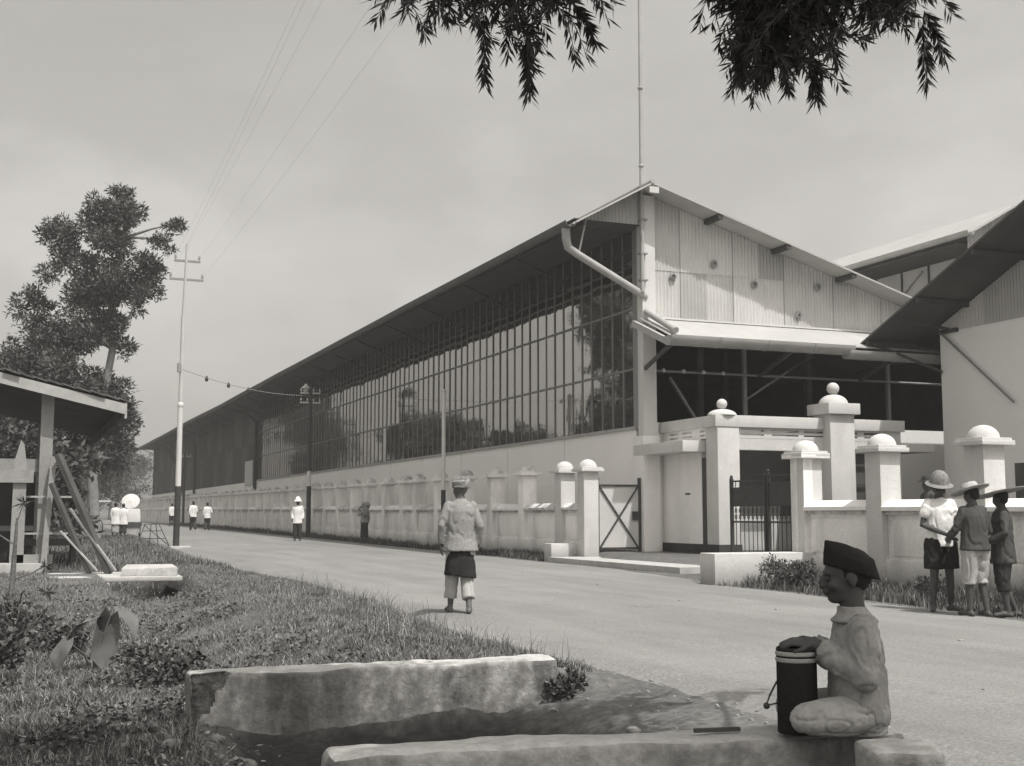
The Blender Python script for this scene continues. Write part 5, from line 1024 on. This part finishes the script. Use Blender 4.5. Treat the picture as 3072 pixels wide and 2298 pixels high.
                mb.ball(hp, 0.09 * s * w, 10, 8)
            remesh('trousers', mb, vox, m, r, o.get('fold', 0.010) * 0.9, 8 / s, (1, 1, 0.5), 1, loc[1], vox < 0.012)
        elif kind == 'sarong':
            z0, z1 = o.get('z0', 0.45), o.get('z1', 1.04); tl = o.get('tilt', 0.0); n = 9; rs = []
            vs = []; fs = []; N = 28
            for i in range(n):
                t_ = i / (n - 1)
                for k_ in range(N):
                    a = 2 * math.pi * k_ / N; rx, ry = lerp(o.get('rx', 0.185), 0.165, t_), lerp(o.get('ry', 0.16), 0.125, t_); f = 1 + 0.03 * math.sin(a * 5 + t_ * 4) * (1 - t_); z = lerp(z0 - tl * math.cos(a - 0.3), z1, t_)
                    vs.append((rx * f * math.cos(a) * s, ry * f * math.sin(a) * s, z * s))
            for i in range(n - 1):
                for k_ in range(N): fs.append((i * N + k_, i * N + (k_ + 1) % N, (i + 1) * N + (k_ + 1) % N, (i + 1) * N + k_))
            fs.append(tuple(range(N - 1, -1, -1))); fs.append(tuple((n - 1) * N + k_ for k_ in range(N))); mb.add(vs, fs, True); remesh('sarong', mb, vox, m, r, o.get('fold', 0.012), 7 / s, (1, 1, 1.6), 1, 3)
        elif kind == 'turban':
            for i in range(6):
                a0 = random.uniform(0, 6.28); til = 0.5 * math.sin(i * 2.1); mb.tube([T_ @ Vector((0.092 * math.cos(a), -0.012 + 0.108 * math.sin(a), 0.035 + 0.014 * i + 0.03 * til * math.sin(a + i))) for a in np.linspace(0, 2 * math.pi, 17)], 0.019 * s, 8, False)
            mb.ball(T_ @ Vector((0, -0.012, 0.075)), 0.085 * s, 12, 8, 1, 1.1, 0.7); mb.tube([T_ @ Vector((0.03, -0.1, 0.12)), T_ @ Vector((0.05, -0.06, 0.145)), T_ @ Vector((0.0, -0.02, 0.15))], 0.02 * s, 8); remesh('turban', mb, 0.008, m, r, 0.004, 18, (1, 1, 2.5), 1)
    if hatk: hat(hatk, r, T_, hatm)
    return r, T_, s
ROT = R(-21.9)
# man in head cloth, walking away along the road
person('barefoot man in head cloth, pale shirt and dark wrap walking up the road', (5.0, 14.1, road_z(5.0, 14.1)), R(-14), 1.58,
       dict(elL=(-0.255, -0.05, 1.13), wrL=(-0.25, 0.03, 0.88), elR=(0.25, -0.05, 1.12), wrR=(0.235, 0.05, 0.88), knL=(-0.10, 0.07, 0.48), anL=(-0.12, 0.11, 0.08), knR=(0.09, 0.02, 0.48), anR=(0.10, -0.16, 0.085), lean=0.03),
       (('trousers', C_khaki, dict(end=0.19, w=1.3)), ('sarong', C_black, dict(z0=0.47, z1=0.93, tilt=0.025, rx=0.21, ry=0.17, fold=0.006)), ('shirt', C_shirt, dict(z0=0.80, flare=1.16, fold=0.008, g=1.24)), ('turban', C_batik)), M_skin2, 0.010, headyaw=R(48), hair=False)
person('man in white shirt, white sun hat and dark trousers standing in the road', (10.25, 47.8, road_z(10.25, 47.8)), R(165), 1.60, {}, (('trousers', C_dark, dict(end=0.1)), ('shirt', C_white, dict(z0=0.72, flare=1.1, g=1.2))), M_skin, 0.016, hatk='pith', hatm=C_white)
wm, T_, s_ = person('barefoot woman in dark skirt with a patterned cloth bundle on head and back', (12.0, 44.4, road_z(12.0, 44.4)), R(20), 1.42, dict(elL=(-0.28, 0.05, 1.25), wrL=(-0.2, 0.1, 1.5)), (('sarong', C_dark, dict(z0=0.28, z1=1.04)), ('shirt', C_shirt, dict(z0=0.92))), M_skin, 0.014, headyaw=0.3)
bd = MB(); bd.ball((0.02, -0.05, 1.38), 0.17, 12, 10, 1.05, 0.9, 0.85); bd.ball((-0.05, -0.12, 1.15), 0.15, 12, 10, 1, 0.8, 1.1); bd.tube([(-0.12, 0, 1.35), (-0.25, 0, 1.28), (-0.30, 0, 1.2)], [0.06, 0.04, 0.02], 8)
b_ = remesh('cloth_bundle', bd, 0.016, C_batik, None, 0.015, 9); b_.location = wm.location; b_.rotation_euler = wm.rotation_euler; tag(b_, 'patterned cloth bundle carried by the woman on the road', 'bundle')
WALK = dict(knL=(-0.09, 0.10, 0.49), anL=(-0.10, 0.16, 0.09), knR=(0.09, 0.03, 0.48), anR=(0.10, -0.2, 0.12), elL=(-0.22, -0.08, 1.13), wrL=(-0.22, -0.04, 0.88), elR=(0.22, 0.02, 1.13), wrR=(0.22, 0.16, 0.91))
WALK2 = dict(knR=(0.09, 0.10, 0.49), anR=(0.10, 0.16, 0.09), knL=(-0.09, 0.03, 0.48), anL=(-0.10, -0.2, 0.12))
person('bareheaded walker in white shirt, taller of the pair going up the street', (9.6, 73.0, road_z(9.6, 73.0)), R(2), 1.68, WALK, (('trousers', C_dark, dict(end=0.1)), ('shirt', C_white, dict(z0=0.78))), M_skin, 0.02)
person('bareheaded walker in white shirt with elbow bent, shorter of the pair', (10.25, 72.0, road_z(10.25, 72.0)), R(-8), 1.6, dict(WALK2, elR=(0.27, -0.02, 1.13), wrR=(0.16, 0.2, 1.02)), (('trousers', C_dark, dict(end=0.1)), ('shirt', C_white, dict(z0=0.76))), M_skin, 0.02)
person('distant walker in white shirt and dark shorts by the white pole', (10.6, 92.0, road_z(10.6, 92.0)), R(10), 1.64, WALK, (('trousers', C_dark, dict(end=0.4)), ('shirt', C_white, dict(z0=0.78))), M_skin, 0.022)
person('person in white blouse with back turned, standing left of the food cart', (4.35, 59.6, ground_h(4.35, 59.6)), R(0), 1.55, {}, (('sarong', C_khaki, dict(z0=0.2)), ('shirt', C_white, dict(z0=0.62, flare=1.2, g=1.25))), M_skin, 0.02)
person('person in white blouse standing close against the food cart', (4.72, 59.9, ground_h(4.72, 59.9)), R(-10), 1.52, {}, (('sarong', C_dark, dict(z0=0.2)), ('shirt', C_white, dict(z0=0.62, flare=1.2, g=1.25))), M_skin, 0.02)
# the group by the corner wall
Z = lambda x, y_: road_z(x, y_)
person('man in woven sun hat, white shirt and black shorts facing the road', (10.66, 12.3, Z(10.66, 12.3)), R(168), 1.62,
       dict(elL=(-0.24, 0.0, 1.12), wrL=(-0.05, 0.22, 1.02), elR=(0.25, 0.0, 1.12), wrR=(0.04, 0.24, 1.0), anL=(-0.13, -0.02, 0.075), anR=(0.15, 0.02, 0.075), toeR=(0.24, 0.18, 0.03), knR=(0.12, 0.03, 0.49), hdir=(0, 1, 0)),
       (('trousers', C_black, dict(end=0.55, w=1.5)), ('shirt', C_white, dict(z0=0.84, sleeve=0.4, flare=1.05, fold=0.009))), M_skin, 0.011, headyaw=R(-8), headpitch=R(-14), hatk='pith', hatm=C_straw2)
person('man in dark shirt, pale knee trousers and flat straw hat, back to the road', (10.52, 11.55, Z(10.52, 11.55)), R(-2), 1.52,
       dict(elL=(-0.26, 0.05, 1.14), wrL=(-0.2, 0.27, 1.04), elR=(0.24, 0.0, 1.12), wrR=(0.2, 0.2, 0.98), anL=(-0.10, 0.03, 0.075), anR=(0.12, -0.04, 0.075), lean=0.05),
       (('trousers', C_khaki, dict(end=0.42, w=1.35, fold=0.010)), ('shirt', C_grey, dict(z0=0.86, flare=1.08, fold=0.010, g=1.24))), M_skin, 0.011, headyaw=R(20), headpitch=R(-14), hatk='flat', hatm=C_straw)
person('man all in dark clothes under a wide flat hat beside the straw-hatted man', (10.98, 11.6, Z(10.98, 11.6)), R(55), 1.50,
       dict(elL=(-0.25, 0.0, 1.14), wrL=(-0.12, 0.2, 1.0), elR=(0.27, -0.02, 1.12), wrR=(0.18, 0.16, 1.0), anR=(0.14, -0.16, 0.075)),
       (('trousers', C_dark, dict(end=0.35, w=1.35)), ('shirt', C_grey, dict(z0=0.72, g=1.25))), M_skin, 0.011, headyaw=R(-30), headpitch=R(-10), hatk='wide', hatm=C_straw)
person('man in dark brimmed hat standing behind the corner wall, only head showing', (14.6, 17.1, 0.2), R(80), 1.62, {}, (('trousers', C_dark, dict(end=0.1)), ('shirt', C_grey, dict(z0=0.8))), M_skin, 0.012, headyaw=0, hatk='felt', hatm=C_felt)

# ---------------------------------------------------------------- the seated boy
boy = empty('person', (3.01, 3.885, 0.388), R(66), 'boy in black cap and pale shirt sitting on the parapet with a black cylinder', 'person')
mb = MB()
rings(mb, [(0, 0.03, 0.02, 0.11, 0.07), (0, 0.03, 0.10, 0.115, 0.07), (0, 0.03, 0.2, 0.11, 0.075), (0, 0.03, 0.32, 0.12, 0.085), (0, 0.045, 0.42, 0.125, 0.08), (0, 0.05, 0.465, 0.09, 0.062), (0, 0.06, 0.50, 0.05, 0.05), (0, 0.07, 0.56, 0.043, 0.046)])
hc = (0, 0.085, 0.640); T_ = head_parts(mb, hc, 0.0, R(-4), 1.03)
limb(mb, [(0, 0.055, 0.48), (0, 0.075, 0.61)], [0.05, 0.052])
for q in (-1, 1):
    el = Vector((q * 0.175, 0.065, 0.25)); wr = Vector((q * 0.05, 0.235, 0.362)); sh = Vector((q * 0.125, 0.05, 0.44))
    limb(mb, [sh, sh.lerp(el, 0.5), el, el.lerp(wr, 0.4), wr], [0.042, 0.037, 0.032, 0.031, 0.022])
    hand(mb, wr, Vector((-q * 0.15, 1.0, 0.12)), Vector((-q * 0.25, 0.12, -1)), 1.0, 0.9, -q)
    hp = Vector((q * 0.07, 0.04, 0.085)); kn = Vector((q * 0.17, 0.31, 0.075)); an = Vector((q * 0.06, 0.10, 0.03))
    limb(mb, [hp, hp.lerp(kn, 0.5), kn], [0.064, 0.064, 0.052]); limb(mb, [kn, kn.lerp(an, 0.4), an], [0.048, 0.044, 0.03]); mb.tube([an, an + Vector((-q * 0.06, -0.02, -0.005)), an + Vector((-q * 0.13, -0.03, -0.01))], [0.028, 0.03, 0.02], 8)
remesh('body', mb, 0.0065, M_skin, boy)
for q in (-1, 1): MB().ball(T_ @ Vector((q * 0.034, 0.082, 0.0)), 0.011, 10, 8).build('eye', M_eye, boy)
mb = MB(); mb.ball(T_ @ Vector((0, -0.02, 0.028)), 0.099, 14, 10, 0.84, 1.03, 0.96); mb.ball(T_ @ Vector((0, -0.055, -0.02)), 0.05, 12, 8, 1.1, 0.7, 0.9); remesh('hair', mb, 0.008, M_hair, boy, smooth=1)
# black cap: folded fore-and-aft, high front ridge sloping round to the nape
vs = []; fs = []; N = 32; prof = [(0, 1.0), (0.25, 1.03), (0.5, 1.0), (0.75, 0.80), (0.92, 0.45), (1.0, 0.12)]
for t_, k_ in prof:
    for i in range(N):
        a = 2 * math.pi * i / N; sx, sy = math.cos(a), math.sin(a); y_ = -0.024 + 0.111 * sy * (1 - 0.12 * t_); d = (0.10 - y_) / 0.236
        zl = 0.060 - 0.085 * d; zt = 0.158 - 0.01 * d - 0.10 * d * d
        vs.append((0.089 * sx * k_, y_, lerp(zl, zt, t_)))
for j in range(len(prof) - 1):
    for i in range(N): fs.append((j * N + i, j * N + (i + 1) % N, (j + 1) * N + (i + 1) % N, (j + 1) * N + i))
fs.append(tuple(range(N - 1, -1, -1))); fs.append(tuple((len(prof) - 1) * N + k_ for k_ in range(N)))
mb = MB(); mb.add([T_ @ Vector(v) for v in vs], fs, True); remesh('cap', mb, 0.006, C_black, boy, 0.002, 12, (1, 1, 1), 2)
# shirt: loose body and sleeves, collar, hem
mb = MB()
rings(mb, [(0, 0.05, 0.045, 0.160, 0.122), (0, 0.05, 0.07, 0.168, 0.128), (0, 0.05, 0.12, 0.170, 0.124), (0, 0.05, 0.2, 0.165, 0.118), (0, 0.052, 0.3, 0.16, 0.112), (0, 0.052, 0.38, 0.15, 0.102), (0, 0.05, 0.44, 0.128, 0.082), (0, 0.055, 0.485, 0.066, 0.060), (0, 0.06, 0.505, 0.058, 0.055)], 24)
for q in (-1, 1):
    el = Vector((q * 0.178, 0.06, 0.25)); wr = Vector((q * 0.062, 0.212, 0.347)); sh = Vector((q * 0.122, 0.05, 0.43))
    mb.tube([sh, sh.lerp(el, 0.5), el, el.lerp(wr, 0.5), el.lerp(wr, 0.98)], [0.070, 0.069, 0.066, 0.061, 0.052], 16); mb.ball(sh, 0.070, 12, 8); mb.ball(el, 0.064, 12, 8)
remesh('shirt', mb, 0.0065, C_boy, boy, 0.0062, 19, (0.9, 1.2, 0.5), 2, 4, True)
mb = MB()
rings(mb, [(0, 0.055, 0.452, 0.118, 0.096), (0, 0.056, 0.462, 0.118, 0.096), (0, 0.06, 0.49, 0.075, 0.068), (0, 0.066, 0.518, 0.060, 0.058)], 22); remesh('collar', mb, 0.006, C_boy, boy, 0.003, 16, (1, 1, 1), 1)
mb = MB()
rings(mb, [(0, 0.02, 0.005, 0.135, 0.085), (0, 0.02, 0.10, 0.14, 0.09), (0, 0.03, 0.17, 0.125, 0.085)], 22)
for q in (-1, 1):
    hp = Vector((q * 0.075, 0.025, 0.09)); kn = Vector((q * 0.172, 0.305, 0.08)); an = Vector((q * 0.07, 0.12, 0.035))
    limb(mb, [hp, hp.lerp(kn, 0.5), kn], [0.086, 0.08, 0.062], 16); limb(mb, [kn, kn.lerp(an, 0.6), an], [0.058, 0.052, 0.044], 14)
remesh('trousers', mb, 0.0065, C_boy2, boy, 0.006, 18, (1.1, 0.45, 1), 2, 8, True)
boy.scale = (0.90, 0.90, 0.90)
# his black cylinder with pale bands and a wire handle
cyl = empty('canister', (2.755, 3.985, 0.388), label='black cylinder with two pale bands and wire handle held by the boy', cat='canister')
MB().lathe((0, 0, 0), [(0.072, 0), (0.075, 0.005), (0.075, 0.31), (0.07, 0.315), (0.068, 0.30), (0.066, 0.1)], 26).build('shell', C_black, cyl)
for z in (0.262, 0.285): MB().lathe((0, 0, z), [(0.0755, 0), (0.0785, 0.003), (0.0785, 0.013), (0.0755, 0.016)], 26).build('band', C_khaki, cyl)
MB().tube([(-0.075, 0.02, 0.19), (-0.10, 0.03, 0.14), (-0.115, 0.035, 0.10), (-0.075, 0.02, 0.11)], 0.004, 6).build('handle', M_iron, cyl); MB().ball((-0.113, 0.035, 0.10), 0.013, 8, 6).build('knob', M_iron, cyl)
bpy.data.batch_remove(JUNK); bpy.data.scenes.remove(SCR)
# ================================================================== HAZE
hz = MB().box(-2800, 2800, -500, 2900, -3, 130).build('haze', None); tag(hz, 'thin daylight haze', 'haze', kind='stuff')
hm = bpy.data.materials.new('haze_air'); hm.use_nodes = True; ht = hm.node_tree; ht.nodes.clear()
ho = ht.nodes.new('ShaderNodeOutputMaterial'); hv_ = ht.nodes.new('ShaderNodeVolumePrincipled'); hv_.inputs['Density'].default_value = HAZE; hv_.inputs['Color'].default_value = G(0.92)
hv_.inputs['Anisotropy'].default_value = 0.2
ht.links.new(hv_.outputs[0], ho.inputs['Volume']); hz.data.materials.append(hm); hz.display_type = 'WIRE'
